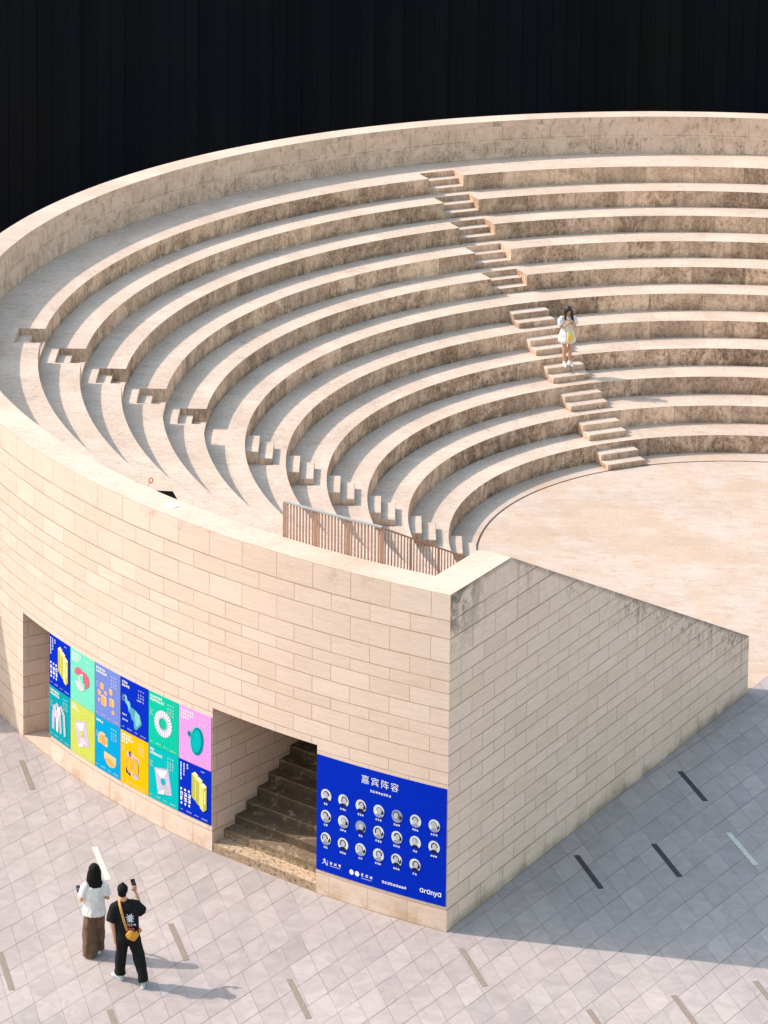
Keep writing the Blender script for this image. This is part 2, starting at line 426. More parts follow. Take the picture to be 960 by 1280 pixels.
for (l, rr_, zt) in OPEN:
    for t in (R(l), R(rr_)):
        for j in range(len(rows)-1):
            if rows[j+1] > zt+1e-4: break
            z0, z1 = rows[j], rows[j+1]; v0, v1 = vrow(z0+1e-5), vrow(z1-1e-5)
            u0 = .35; u1 = u0+EW/.778
            mb.add([pc(RO, t, z0), pc(RI, t, z0), pc(RI, t, z1), pc(RO, t, z1)], 0, [(u0, v0), (u1, v0), (u1, v1), (u0, v1)])
    for i in range(len(co)-1):
        if l < math.degrees((co[i]+co[i+1])/2) < rr_:
            mb.add([pc(RO, co[i], zt), pc(RO, co[i+1], zt), pc(RI, ci[i+1], zt), pc(RI, ci[i], zt)], 1)
for cc in (0, -1):
    a, c = co[cc], ci[cc]
    mb.add([pc(RO, a, 0), pc(RI, c, 0), pc(RI, c, H), pc(RO, a, H)], 1)
mb.build('outer_wall', [M_WALL, M_TIER], amph)

# end walls
def end_wall(mir):
    mb = MB(); drop = []
    Q = Vector((RO*math.cos(th_hi(RO, EW)), RO*math.sin(th_hi(RO, EW))))
    f = (lambda p: mirror(p)) if mir else (lambda p: p)
    ztop = lambda k: H if k <= KF else H+(H3-H)*(k-KF)/(LEN-KF)
    def add(pts, mi, uv=None):
        mb.add([tuple(f(p[0]))+(p[1],) for p in pts], mi, uv)
        drop.extend([p[2] if len(p) > 2 else 3.0 for p in pts])
    ks = [0, KF]+[KF+(LEN-KF)*i/40 for i in range(1, 41)]
    for a, b in zip(ks, ks[1:]):
        zs_ = [z for z in rows]
        for j in range(len(rows)-1):
            z0, z1 = rows[j], rows[j+1]
            ta, tb = ztop(a), ztop(b)
            if z0 >= ta-1e-6 and z0 >= tb-1e-6: continue
            pts = [(a, z0), (b, z0), (b, min(z1, tb)), (a, min(z1, ta))]
            if tb <= z0+1e-6:      # triangle
                kk = a+(b-a)*(ta-z0)/max(ta-tb, 1e-6); pts = [(a, z0), (kk, z0), (a, min(z1, ta))]
                if ta > z1:
                    k1 = a+(b-a)*(ta-z1)/(ta-tb); pts = [(a, z0), (kk, z0), (k1, z1), (a, z1)]
            elif ta > z1+1e-6 and tb < z1-1e-6:
                k1 = a+(b-a)*(ta-z1)/(ta-tb); pts = [(a, z0), (b, z0), (b, tb), (k1, z1), (a, z1)]
            for w, mi in ((0, 0), (EW, 1)):
                add([(P1+EU*k+EN*w, z, ztop(k)-z) for k, z in pts], mi,
                    [(k/.778+77.5, vrow(min(max(z, z0+1e-5), z1-1e-5))) for k, z in pts])
        q0 = Q-EN*EW if a == 0 else P1+EU*a
        A0 = P1+EU*a; B0 = P1+EU*b
        A1 = Q if a == 0 else A0+EN*EW; B1 = B0+EN*EW
        add([(A0, ztop(a)), (B0, ztop(b)), (B1, ztop(b)), (A1, ztop(a))], 0)
    # face on the outer circle, and the low end
    tq, tp = th_hi(RO, EW), R(TH1)
    for j in range(len(rows)-1):
        z0, z1 = rows[j], rows[j+1]; v0, v1 = vrow(z0+1e-5), vrow(z1-1e-5)
        tm = (tq+tp)/2; Mq = Vector((RO*math.cos(tm), RO*math.sin(tm)))
        for (pa, ta_, pb_, tb_) in ((Q, tq, Mq, tm), (Mq, tm, P1, tp)):
            add([(pa, z0), (pb_, z0), (pb_, z1), (pa, z1)], 2, [(uarc(ta_), v0), (uarc(tb_), v0), (uarc(tb_), v1), (uarc(ta_), v1)])
    add([(P1, H), (Q, H), (Vector((RO*math.cos(tm), RO*math.sin(tm))), H)], 0)
    for z0, z1 in ((0, H3),):
        add([(P4, z0), (P4+EN*EW, z0), (P4+EN*EW, z1), (P4, z1)], 0, [(0.1, vrow(z0)), (.9, vrow(z0)), (.9, vrow(z1)), (.1, vrow(z1))])
    me = mb.mesh('end_wall', merge=False)
    at = me.attributes.new('drop', 'FLOAT', 'POINT'); at.data.foreach_set('value', drop)
    return link('end_wall', me, [M_END, M_TIER, M_WALL], amph)
end_wall(False); end_wall(True)

# seating tiers: each one slab with its riser, tread and (upper five) cut-in steps
def sector(mb, f0, f1, prof, n):
    """sweep a closed (r, z) profile between the angle functions f0(r), f1(r)"""
    g = [[pc(r, f0(r)+(f1(r)-f0(r))*i/n, z) for (r, z) in prof] for i in range(n+1)]
    m = len(prof)
    for i in range(n):
        for k in range(m):
            l = (k+1) % m
            mb.add([g[i][k], g[i+1][k], g[i+1][l], g[i][l]])
    mb.add(list(reversed(g[0]))); mb.add(g[n])
for i in range(1, 12):
    r = R1-(i-1)*TR; z = Z1-(i-1)*HR; rb = (RI-.001 if i == 1 else r+TR+.02)
    zb = z-HR-(.003 if i < 11 else 0)
    full = [(r, zb), (r, z), (rb, z), (rb, zb)]
    mb = MB(); W = EW-.03
    lo = lambda q: th_lo(q, W); hi = lambda q: th_hi(q, W)
    if i <= 5:
        h3 = HR/3
        rb2 = rb
        notch = [(r, zb), (r, z-2*h3), (r+.30, z-2*h3), (r+.30, z-h3), (r+.60, z-h3), (r+.60, z), (rb2, z), (rb2, zb)]
        full2 = [(r, zb), (r, z), (r+.60, z), (rb, z), (rb, zb)]
        edges = [lo]
        for c in STAIRS:
            edges += [lambda q, c=c: R(c)-math.asin(SWID/2/q), lambda q, c=c: R(c)+math.asin(SWID/2/q)]
        edges.append(hi)
        for k in range(len(edges)-1):
            if k % 2 == 0: sector(mb, edges[k], edges[k+1], full2, 60)
            else: sector(mb, edges[k], edges[k+1], notch, 4)
    else:
        sector(mb, lo, hi, full, 220)
    mb.build('seating_tier', M_TIER, amph, merge=False)
    if i > 5:
        for c in STAIRS:
            d = Vector((math.cos(R(c)), math.sin(R(c)), 0)); t = Vector((-d.y, d.x, 0))
            for (r0, z0, z1) in ((r-.32, z-HR, z-HR/3), (r-.64, z-HR, z-2*HR/3)):
                rback = r+.05 if z1 > z-HR/2 else r-.322
                sb = MB()
                A = [d*r0+t*(SWID/2), d*r0-t*(SWID/2), d*rback-t*(SWID/2), d*rback+t*(SWID/2)]
                A = [Vector((p.x, p.y)) for p in A]
                sb.prism(A, z0-.002, z1)
                so = sb.build('stair_step', M_STEP, amph, recalc=True)
                bv = so.modifiers.new('edge', 'BEVEL'); bv.width = .012; bv.segments = 1

# passages behind the two openings: side walls, back walls and the dim flight of steps
def passage(o, depth):
    for k, t in enumerate((R(o[0]), R(o[1]))):
        mb = MB(); d = Vector((math.cos(t), math.sin(t))); nrm = Vector((-d.y, d.x))*(-1 if k == 0 else 1)
        for j in range(len(rows)-1):
            z0, z1 = rows[j], rows[j+1]
            if z1 > 2.95: break
            v0, v1 = vrow(z0+1e-5), vrow(z1-1e-5)
            u0 = .35+EW/.778; u1 = u0+depth/.778
            p0 = d*(RI-.001); p1 = d*(RI-depth)
            mb.add([(p0.x, p0.y, z0), (p1.x, p1.y, z0), (p1.x, p1.y, z1), (p0.x, p0.y, z1)], 0, [(u0, v0), (u1, v0), (u1, v1), (u0, v1)])
            q0 = p0+nrm*.3; q1 = p1+nrm*.3
            mb.add([(q0.x, q0.y, z0), (q1.x, q1.y, z0), (q1.x, q1.y, z1), (q0.x, q0.y, z1)], 0, [(0, v0), (1, v0), (1, v1), (0, v1)])
        mb.build('passage_wall', M_WALL, amph, merge=False)
    mb = MB(); r = RI-depth; a, b = R(o[0]-1.5), R(o[1]+1.5)
    mb.add([pc(r, a, 0), pc(r, b, 0), pc(r, b, 3.0), pc(r, a, 3.0)], 0, [(0, vrow(.01)), (4, vrow(.01)), (4, vrow(3)), (0, vrow(3))])
    mb.build('passage_end', M_WALL, amph, merge=False)
passage(OPEN[0], 3.6); passage(OPEN[1], 4.3)
mb = MB(); a, b_ = R(OPEN[0][0]+.05), R(OPEN[0][1]-.05)
mb.prism([pc(RO-.006, a, 0)[:2], pc(RO-.006, (a+b_)/2, 0)[:2], pc(RO-.006, b_, 0)[:2], pc(RI-.9, b_, 0)[:2], pc(RI-.9, a, 0)[:2]], .0, .035)
mb.build('threshold', M_WALL, amph, recalc=True)

def mat_steps():
    b = NB('mossy_shaded_steps'); pos, x, y, z, nz = b.xyz()
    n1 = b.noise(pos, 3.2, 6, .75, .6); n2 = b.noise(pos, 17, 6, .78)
    dk = b.ma('MULTIPLY', b.rng(n1, .26, .5), b.rng(z, .13, .40, .2, 1.0))  # moss blotches, plus passage shade painted in as darker upper steps
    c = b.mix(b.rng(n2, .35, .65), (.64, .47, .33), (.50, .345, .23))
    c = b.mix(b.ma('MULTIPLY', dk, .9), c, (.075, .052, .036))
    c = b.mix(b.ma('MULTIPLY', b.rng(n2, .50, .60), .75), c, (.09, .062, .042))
    c = b.scale(c, b.rng(nz, .3, .7, .62, 1.0))  # risers darker than treads: their shade is put into the colour
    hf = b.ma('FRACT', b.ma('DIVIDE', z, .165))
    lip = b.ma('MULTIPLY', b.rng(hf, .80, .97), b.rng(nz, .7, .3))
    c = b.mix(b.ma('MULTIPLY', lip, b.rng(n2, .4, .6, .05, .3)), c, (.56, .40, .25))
    return b.finish(c, .9, n2, .5, .015)
tc = R((OPEN[1][0]+OPEN[1][1])/2); d = Vector((math.cos(tc), math.sin(tc))); t = Vector((-d.y, d.x))
mb = MB(); rf = RO*math.cos(R((OPEN[1][1]-OPEN[1][0])/2))-.01
prof = [(rf, 0.0)]
for k in range(13):
    prof += [(rf-.30*k, .165*(k+1)), (rf-.30*(k+1), .165*(k+1))]
prof.append((rf-.30*13, 0))
hw = RO*math.sin(R((OPEN[1][1]-OPEN[1][0])/2))-.003
L_ = [(d*r+t*hw, z) for r, z in prof]; R_ = [(d*r-t*hw, z) for r, z in prof]
# the flight narrows with the passage walls
def nar(p, s, r): 
    return d*r+t*(s*(r*math.tan(R((OPEN[1][1]-OPEN[1][0])/2))+.02 if r < RI-.02 else hw))
L_ = [(nar(p, 1, prof[i][0]), prof[i][1]) for i, p in enumerate(L_)]; R_ = [(nar(p, -1, prof[i][0]), prof[i][1]) for i, p in enumerate(R_)]
for i in range(len(prof)-1):
    mb.add([(L_[i][0].x, L_[i][0].y, L_[i][1]), (R_[i][0].x, R_[i][0].y, R_[i][1]), (R_[i+1][0].x, R_[i+1][0].y, R_[i+1][1]), (L_[i+1][0].x, L_[i+1][0].y, L_[i+1][1])])
for side in (L_, R_): mb.add([(p.x, p.y, z) for p, z in side])
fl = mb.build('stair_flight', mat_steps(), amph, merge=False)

# drain slot round the stage
mb = MB(); n = 200
m_slot = plain('drain_iron', (.085, .05, .035), .8)
g0 = th_lo(7.6, .0); g1 = th_hi(7.6, 0)
gs = [R(-2)+(R(250)-R(-2))*i/n for i in range(n+1)]
for a, b in zip(gs, gs[1:]):
    mb.add([pc(RG-.022, a, .008), pc(RG+.022, a, .008), pc(RG+.022, b, .008), pc(RG-.022, b, .008)])
tag(mb.build('drain_channel', m_slot), 'thin dark curved drain line on the stage floor in front of the lowest tier', 'drain')

# ------------------------------------------------------------------ black clad building behind
def mat_black():
    b = NB('black_cladding'); pos, x, y, z, nz = b.xyz()
    al = b.ma('ADD', b.ma('MULTIPLY', x, math.cos(PAN)), b.ma('MULTIPLY', y, -math.sin(PAN)))
    pn = b.n('TexWhiteNoise', {1: b.ma('FLOOR', b.ma('DIVIDE', al, .45))}, noise_dimensions='1D').outputs['Value']
    n = b.noise(pos, .16, 3)
    c = b.mix(b.rng(n, .35, .65), (.0036, .0054, .0095), (.0062, .0063, .0070))
    c = b.scale(c, b.rng(pn, 0, 1, .8, 1.2, False))
    return b.finish(c, .75, spec=.05)
fac = empty('black_building', (0, 26, 0), -PAN)
tag(fac, 'tall black building clad in narrow upright metal panels behind the amphitheatre', 'building')
mk = mat_black()
mb = MB()
for i in range(-110, 90):
    mb.box((i*.45, .06, 7), (.438, .03, 14))
mb.build('cladding', mk, fac, merge=False)
mb = MB(); mb.box((-4.5, 8.1, 6.95), (90.5, 16, 13.9)); mb.build('wall', M_DARK, fac)
mb = MB(); mb.box((-4.5, 8.0, 14.1), (91, 16.6, .2)); mb.build('roof', mk, fac)

# ------------------------------------------------------------------ posters and banner on the wall
def flatmat(name, srgb, rough=.55):
    lin = lambda c: ((c/255+.055)/1.055)**2.4 if c > 10 else c/255/12.92
    return plain(name, tuple(lin(c)*POSTER_K for c in srgb), max(rough, .8), .04)
POSTER_K = .72
class Panel:
    """a thin board bent to the wall; x to the right along the wall and y up, in metres"""
    def __init__(s, t0, t1, z0, z1):
        s.t0, s.t1, s.z0, s.z1 = t0, t1, z0, z1
        s.w = R(t1-t0)*RO; s.h = z1-z0; s.mb = MB(); s.mats = []
    def mi(s, m):
        if m not in s.mats: s.mats.append(m)
        return s.mats.index(m)
    def at(s, x, y, off): return pc(RO+off, R(s.t0)+x/RO, s.z0+y)
    def board(s, m, n=10):
        k = s.mi(m)
        for i in range(n):
            a, b = s.w*i/n, s.w*(i+1)/n
            s.mb.add([s.at(a, 0, .016), s.at(b, 0, .016), s.at(b, s.h, .016), s.at(a, s.h, .016)], k)
            s.mb.add([s.at(a, s.h, .016), s.at(b, s.h, .016), s.at(b, s.h, .002), s.at(a, s.h, .002)], k)
            s.mb.add([s.at(a, 0, .002), s.at(b, 0, .002), s.at(b, 0, .016), s.at(a, 0, .016)], k)
        s.mb.add([s.at(0, 0, .002), s.at(0, 0, .016), s.at(0, s.h, .016), s.at(0, s.h, .002)], k)
        s.mb.add([s.at(s.w, 0, .016), s.at(s.w, 0, .002), s.at(s.w, s.h, .002), s.at(s.w, s.h, .016)], k)
    def poly(s, pts, m, lay=1):
        s.mb.add([s.at(x, y, .016+.0025*lay) for x, y in pts], s.mi(m))
    def rect(s, x, y, w, h, m, lay=1): s.poly([(x, y), (x+w, y), (x+w, y+h), (x, y+h)], m, lay)
    def disc(s, x, y, rx, ry, m, lay=1, n=20, a0=0, a1=360, rot=0):
        pts = [(rx*math.cos(R(a0+(a1-a0)*i/n)), ry*math.sin(R(a0+(a1-a0)*i/n))) for i in range(n+(0 if a1-a0 >= 360 else 1))]
        c, q = math.cos(R(rot)), math.sin(R(rot))
        s.poly([(x+px*c-py*q, y+px*q+py*c) for px, py in pts], m, lay)
    def ringp(s, x, y, r0, r1, m, lay=1, n=24, a0=0, a1=360, sq=1.0, rot=0):
        c, q = math.cos(R(rot)), math.sin(R(rot))
        f = lambda r, a: (x+r*sq*math.cos(a)*c-r*math.sin(a)*q, y+r*sq*math.cos(a)*q+r*math.sin(a)*c)
        for i in range(n):
            a, b = R(a0+(a1-a0)*i/n), R(a0+(a1-a0)*(i+1)/n)
            s.poly([f(r0, a), f(r1, a), f(r1, b), f(r0, b)], m, lay)
    def glyph(s, x, y, z, m, lay=1, rnd=random):
        """one illegibly small character: a few strokes in a square of side z"""
        th = z*.17
        for k in rnd.sample(range(4), 3): s.rect(x+z*.04, y+z*(.06+.25*k), z*(.6+.3*rnd.random()), th, m, lay)
        for k in rnd.sample(range(3), 2): s.rect(x+z*(.1+.3*k), y+z*.05, th, z*.88, m, lay)
    def line(s, x, y, z, n, m, lay=1, gap=1.12):
        for i in range(n): s.glyph(x+i*z*gap, y, z, m, lay)
    def text(s, body, x, y, size, m, lay=1, bold=0.0, gap=None):
        chars = [body] if gap is None else list(body)
        for ci_, ch in enumerate(chars):
            c = bpy.data.curves.new('lettering', 'FONT'); c.body = ch; c.size = size; c.offset = bold; c.resolution_u = 3
            o = bpy.data.objects.new('lettering', c); COL.objects.link(o)
            dg = bpy.context.evaluated_depsgraph_get()
            me = bpy.data.meshes.new_from_object(o.evaluated_get(dg))
            xo = x+(gap or 0)*ci_
            for f in me.polygons:
                s.poly([(xo+me.vertices[v].co.x, y+me.vertices[v].co.y) for v in f.vertices], m, lay)
            bpy.data.objects.remove(o); bpy.data.curves.remove(c); bpy.data.meshes.remove(me)
    def build(s, name): return s.mb.build(name, s.mats, merge=False)

W_ = flatmat('print_white', (245, 246, 250)); ROY = flatmat('print_royal_blue', (0, 44, 195))
MINT = flatmat('print_mint', (120, 220, 195)); PERI = flatmat('print_periwinkle', (118, 138, 215)); GRN = flatmat('print_green', (10, 195, 165))
PINK = flatmat('print_pink_violet', (226, 158, 232)); TEAL = flatmat('print_teal', (0, 160, 175)); LIME = flatmat('print_lime', (200, 208, 92))
CYAN = flatmat('print_cyan_blue', (0, 160, 218)); AMB = flatmat('print_amber', (252, 188, 0)); AQUA = flatmat('print_aqua', (0, 185, 190))
YEL = flatmat('print_pale_yellow', (228, 222, 130)); YEL2 = flatmat('print_olive_yellow', (190, 185, 85)); YEL3 = flatmat('print_cream', (243, 240, 190))
ORG = flatmat('print_orange', (248, 170, 95)); ORG2 = flatmat('print_peach', (250, 198, 150)); RED = flatmat('print_rose', (222, 105, 130)); PNK2 = flatmat('print_pale_pink', (244, 205, 215))
LIL = flatmat('print_lilac', (205, 190, 225)); GRY = flatmat('print_grey', (190, 195, 210)); DTE = flatmat('print_deep_teal', (0, 135, 150)); PTE = flatmat('print_pale_teal', (130, 200, 215)); PTE2 = flatmat('print_sea', (85, 165, 190)); NVY = flatmat('print_navy', (40, 45, 110))
SKY_ = flatmat('print_sky', (120, 200, 230))

SOFT = {}
def softmix(bg):
    if bg.name not in SOFT:
        c1 = [n for n in bg.node_tree.nodes if n.type == 'MIX'][0].inputs[6].default_value[:3]
        b = NB(bg.name+'_tint'); SOFT[bg.name] = b.finish(tuple(.5*q+.5*.66 for q in c1), .8, spec=.04)
    return SOFT[bg.name]
def slabs(p, cx, cy):           # three upright boards seen at an angle
    for k, (dx, dy) in enumerate(((-.17, .09), (-.06, .03), (.05, -.05))):
        x, y = cx+dx, cy+dy
        p.poly([(x, y-.22), (x+.085, y-.27), (x+.085, y+.17), (x, y+.22)], YEL2 if k < 2 else YEL, 1+2*k)
        p.poly([(x+.085, y-.27), (x+.165, y-.20), (x+.165, y+.235), (x+.085, y+.17)], YEL if k < 2 else YEL2, 1+2*k)
        p.poly([(x, y+.22), (x+.085, y+.17), (x+.165, y+.235), (x+.085, y+.28)], YEL3, 1+2*k)
        p.poly([(x+.11, y-.13), (x+.14, y-.105), (x+.14, y+.15), (x+.11, y+.13)], YEL3, 2+2*k)
def fill_blue(p):
    for k, (x, n) in enumerate(((.035, 7), (.115, 5), (.20, 2))):
        for i in range(n): p.glyph(x, p.h-.085-i*.050, .040 if k else .044, W_)
    for i in range(3): p.rect(.04+i*.10, .44, .045, .04, W_)
    for i in range(3):
        p.glyph(.035+i*.10, .33, .08, W_); p.glyph(.035+i*.10, .235, .08, W_); p.disc(.07+i*.10, .19, .022, .026, W_)
    slabs(p, .50, .52); foot(p)
    p.line(.56, p.h-.08, .016, 5, W_)
def foot(p, m=None):
    m = p.soft
    for x, y, n, z in ((.04, .06, 3, .022), (.20, .055, 4, .030), (.40, .055, 5, .02), (.58, .045, 5, .028)): p.line(x, y, z, n, m)
def head(p, rows_, m=None):
    for k, n in enumerate(rows_): p.line(.045, p.h-.095-.064*k, .05, n, W_)
    m = p.soft
    for i in range(3): p.rect(.52+.065*i, p.h-.115, .026, .022, m)
    for j in range(3):
        for i in range(3): p.glyph(.512+.065*i, p.h-.20-.058*j, .038, m)
def side(p, y, m=None):
    for k in range(3): p.line(.045, y-.042*k, .026, 3-k % 2, p.soft)
def art_rings(p):
    for a0, m, dx, dy in ((20, RED, -.06, .07), (200, PNK2, -.02, -.06), (-70, RED, .10, .04), (110, PNK2, .08, -.02)):
        p.disc(.38+dx, .50+dy, .17, .15, m, 1+(a0 % 3), a0=a0, a1=a0+180, rot=-15)
    p.disc(.40, .52, .07, .08, MINT, 5); p.disc(.47, .42, .05, .06, MINT, 5)
def art_cubes(p):
    for x, y, z in ((.22, .62, .11), (.50, .60, .10), (.14, .47, .09), (.34, .52, .07), (.28, .36, .17), (.53, .40, .14), (.57, .22, .07), (.13, .33, .06)):
        p.poly([(x-z/2, y-z*.55), (x+z*.2, y-z*.62), (x+z*.2, y+z*.42), (x-z/2, y+z*.48)], ORG, 1)
        p.poly([(x+z*.2, y-z*.62), (x+z/2, y-z*.45), (x+z/2, y+z*.52), (x+z*.2, y+z*.42)], ORG2, 1)
        p.poly([(x-z/2, y+z*.48), (x+z*.2, y+z*.42), (x+z/2, y+z*.52), (x-z*.2, y+z*.6)], PNK2, 2)
def art_stair(p):
    pts = [(.12, .70)]; x, y = .12, .70
    q = [(.12, .72), (.19, .68), (.20, .62), (.28, .60), (.30, .52), (.44, .50), (.56, .44), (.62, .28), (.46, .12), (.40, .14), (.39, .26), (.32, .30), (.30, .38), (.23, .42), (.21, .52), (.15, .56)]
    p.poly(q, PTE2, 1)
    p.poly([(.12, .72), (.19, .68), (.20, .62), (.28, .60), (.30, .52), (.27, .44), (.21, .52), (.15, .56)], PTE, 2)
    p.poly([(.44, .50), (.56, .44), (.60, .30), (.46, .18), (.42, .34)], PTE, 2)
    p.line(.05, .30, .03, 4, W_); p.line(.05, .20, .03, 5, W_); p.line(.48, .70, .025, 4, W_)
def art_gear(p):
    p.ringp(.40, .50, .115, .245, LIL, 1, sq=.95)
    for k in range(24): p.ringp(.40, .50, .12, .25, W_, 2, n=1, a0=k*15, a1=k*15+8, sq=.95)
    p.ringp(.40, .50, .105, .135, GRY, 3, sq=.95)
def art_disc(p):
    p.disc(.42, .46, .155, .27, PTE, 1, rot=-8); p.disc(.47, .46, .155, .27, DTE, 2, rot=-8); p.disc(.455, .46, .115, .225, AQUA, 3, rot=-8)
    p.rect(.26, .52, .12, .055, AQUA, 4); p.disc(.27, .55, .04, .05, DTE, 5)
def art_arch(p):
    for dx, m, k in ((-.14, LIL, 1), (0.02, W_, 3)):
        x = .34+dx
        p.poly([(x-.09, .18), (x-.02, .17), (x+.0, .46), (x+.06, .60), (x+.05, .70), (x-.05, .66), (x-.10, .44)], m, k)
        p.poly([(x+.05, .70), (x+.16, .56), (x+.20, .16), (x+.27, .20), (x+.24, .60), (x+.10, .76)], GRY if dx else LIL, k+1)
    p.poly([(.20, .46), (.30, .42), (.34, .58), (.26, .60)], PNK2, 5)
def art_square(p, cx, cy, a, m1, m2, m3, bg):
    c, q = math.cos(R(a)), math.sin(R(a))
    T = lambda pts: [(cx+x*c-y*q, cy+x*q+y*c) for x, y in pts]
    p.poly(T([(-.19, -.24), (.19, -.24), (.19, .24), (-.19, .24)]), m1, 1)
    p.poly(T([(-.15, -.20), (.15, -.20), (0, 0)]), m2, 2); p.poly(T([(-.15, .20), (.15, .20), (0, 0)]), m3, 2)
    p.disc(cx, cy, .06, .07, bg, 3)
    p.poly(T([(-.19, -.24), (-.02, -.24), (.0, -.15), (-.15, -.20)]), W_, 3)
def art_halves(p):
    p.poly([(.10, .52), (.40, .50), (.40, .68), (.30, .69)]+[(.25+.15*math.cos(R(t)), .62+.13*math.sin(R(t))) for t in range(60, 181, 20)], ORG2, 1)
    p.disc(.25, .60, .12, .09, ORG, 2)
    p.poly([(.30, .40), (.66, .38), (.66, .30)]+[(.50+.16*math.cos(R(t)), .27+.12*math.sin(R(t))) for t in range(0, -161, -20)]+[(.30, .27)], ORG2, 1)
    p.poly([(.30, .28), (.48, .30), (.64, .24), (.52, .16), (.40, .20)], ORG, 2)
def art_gourd(p):
    p.poly([(.16, .24), (.52, .20), (.55, .60), (.19, .66)], LIL, 1); p.poly([(.16, .24), (.30, .20), (.27, .34), (.17, .36)], NVY, 2); p.poly([(.52, .20), (.38, .18), (.44, .30), (.53, .34)], GRY, 2)
    for x, m in ((.26, ORG), (.45, ORG), (.35, ORG2)): p.disc(x, .42, .085, .17, AMB, 3); p.ringp(x, .42, .13, .165, m, 4, sq=.5)
    p.ringp(.30, .64, .02, .045, NVY, 5, a0=60, a1=300)

TB = [-136.68, -134.28, -131.74, -129.30, -126.83, -124.34, -121.84]
ZB, ZM, ZT = .495, 1.515, 2.536
GP = 'posters in the two rows on the curved wall'
spec = {
 (0, 0): (ROY, 'royal blue poster with three yellow slabs, top left of the poster rows by the opening', fill_blue, None),
 (1, 0): (MINT, 'mint green poster with overlapping pink and rose half discs', art_rings, (6, 5, 4)),
 (2, 0): (PERI, 'periwinkle blue poster with scattered orange cubes', art_cubes, (5, 6)),
 (3, 0): (ROY, 'royal blue poster with a pale teal folded stair shape', art_stair, (3, 4)),
 (4, 0): (GRN, 'green poster with a white ribbed ring', art_gear, (6, 7)),
 (5, 0): (PINK, 'pink violet poster with a teal tilted disc', art_disc, (6, 6, 4)),
 (0, 1): (TEAL, 'teal poster with white and lilac arches, bottom row', art_arch, (6, 6)),
 (1, 1): (LIME, 'lime yellow poster with a lilac twisted square', lambda p: art_square(p, .40, .46, 18, LIL, PNK2, W_, LIME), (3, 5)),
 (2, 1): (CYAN, 'bright blue poster with two orange half rounds', art_halves, (4,)),
 (3, 1): (AMB, 'amber yellow poster with an orange gourd shape on a white square', art_gourd, (5, 6, 3)),
 (4, 1): (AQUA, 'turquoise poster with a tilted lilac picture frame shape', lambda p: art_square(p, .40, .42, 12, LIL, GRY, W_, AQUA), (2, 6)),
 (5, 1): (ROY, 'royal blue poster with three yellow slabs, bottom right of the poster rows by the stairs', fill_blue, None),
}
for (c, r), (bg, lab, art, hd) in spec.items():
    g = .05 if True else 0
    p = Panel(360+TB[c]+g*.35, 360+TB[c+1]-g*.35, (ZM if r == 0 else ZB)+.004, (ZT if r == 0 else ZM)-.004)
    p.board(bg); p.soft = softmix(bg)
    if hd: head(p, hd); side(p, .70 if r else .66); foot(p)
    art(p)
    tag(p.build('poster'), lab, 'poster', GP)

p = Panel(360-114.60, 360-106.88, .458, 2.562); p.board(ROY, 16)
for x, ch in zip((.902, 1.094, 1.286, 1.478), '嘉宾阵容'):
    p.text(ch, x, 1.845, .165, W_, 1, 0.0)
for i in range(8): p.glyph(1.085+i*.052, 1.705, .044, W_)
pd = random.Random(3)
GS = [flatmat('print_portrait_'+n, c) for n, c in (('light', (225, 228, 235)), ('mid', (150, 158, 180)), ('dark', (28, 36, 78)), ('skin', (192, 194, 205)))]
for r, ty in enumerate((.333, .515, .710)):
    for k in range(7):
        if r == 2 and k == 6: continue
        x = p.w*(.077+.1392*k); y = p.h*(1-ty); q = .115
        p.disc(x, y, q*.92, q, GS[0] if pd.random() < .85 else GS[1], 1)
        hx = x+pd.uniform(-.02, .02); hy = y+.02
        p.disc(hx, hy-.012, .062, .075, GS[2] if pd.random() < .75 else GS[1], 2, a0=-30 if pd.random() < .5 else 0, a1=210 if pd.random() < .5 else 180)
        p.disc(hx+pd.uniform(-.008, .008), hy-.01, .043, .056, GS[3], 3)
        p.poly([(x-.075, y-.082), (x-.03, y-.045), (x+.03, y-.045), (x+.075, y-.082), (x+.03, y-.108), (x-.03, y-.108)], GS[2] if pd.random() < .5 else GS[1], 4)
        if pd.random() < .5: p.poly([(x+.06, y-.06), (x+.10, y-.02), (x+.085, y+.04), (x+.05, y-.02)], GS[2], 5)
        nn = 2 if pd.random() < .45 else 3
        p.line(x-nn*.021, y-.178, .038, nn, W_)
# foot of the banner: brush-stroke figure mark, two discs with characters, a line of characters, wordmark
fx, fy = p.w*.055, p.h*.055
p.poly([(fx+.03, fy+.13), (fx+.045, fy+.13), (fx+.04, fy+.075), (fx+.02, fy+.04), (fx-.03, fy+.01), (fx+.018, fy+.06)], W_)
p.poly([(fx+.035, fy+.07), (fx+.075, fy+.012), (fx+.10, fy+.015), (fx+.05, fy+.075)], W_)
p.poly([(fx+.0, fy+.095), (fx+.06, fy+.085), (fx+.06, fy+.095), (fx+.0, fy+.105)], W_)
p.rect(p.w*.092, fy+.02, .006, .09, W_)
p.line(p.w*.112, fy+.05, .052, 1, W_); p.line(p.w*.147, fy+.05, .052, 1, W_); p.line(p.w*.181, fy+.05, .052, 1, W_)
for i in range(9): p.rect(p.w*.112+i*.024, fy+.018, .014, .012, W_)
p.disc(p.w*.286, p.h*.072, .043, .048, W_); p.disc(p.w*.330, p.h*.072, .043, .048, W_)
for k in range(3): p.glyph(p.w*(.362+.034*k), p.h*.062, .055, W_)
for i in range(9): p.rect(p.w*.362+i*.024, p.h*.044, .014, .010, W_)
for k in range(9): p.glyph(p.w*.523+k*.054, p.h*.058, .05, W_)
p.text('ɑrɑnyɑ', p.w*.808, p.h*.074, .132, W_, 1, .002)
tag(p.build('banner'), 'large royal blue banner of round portraits under a white Chinese title', 'banner')

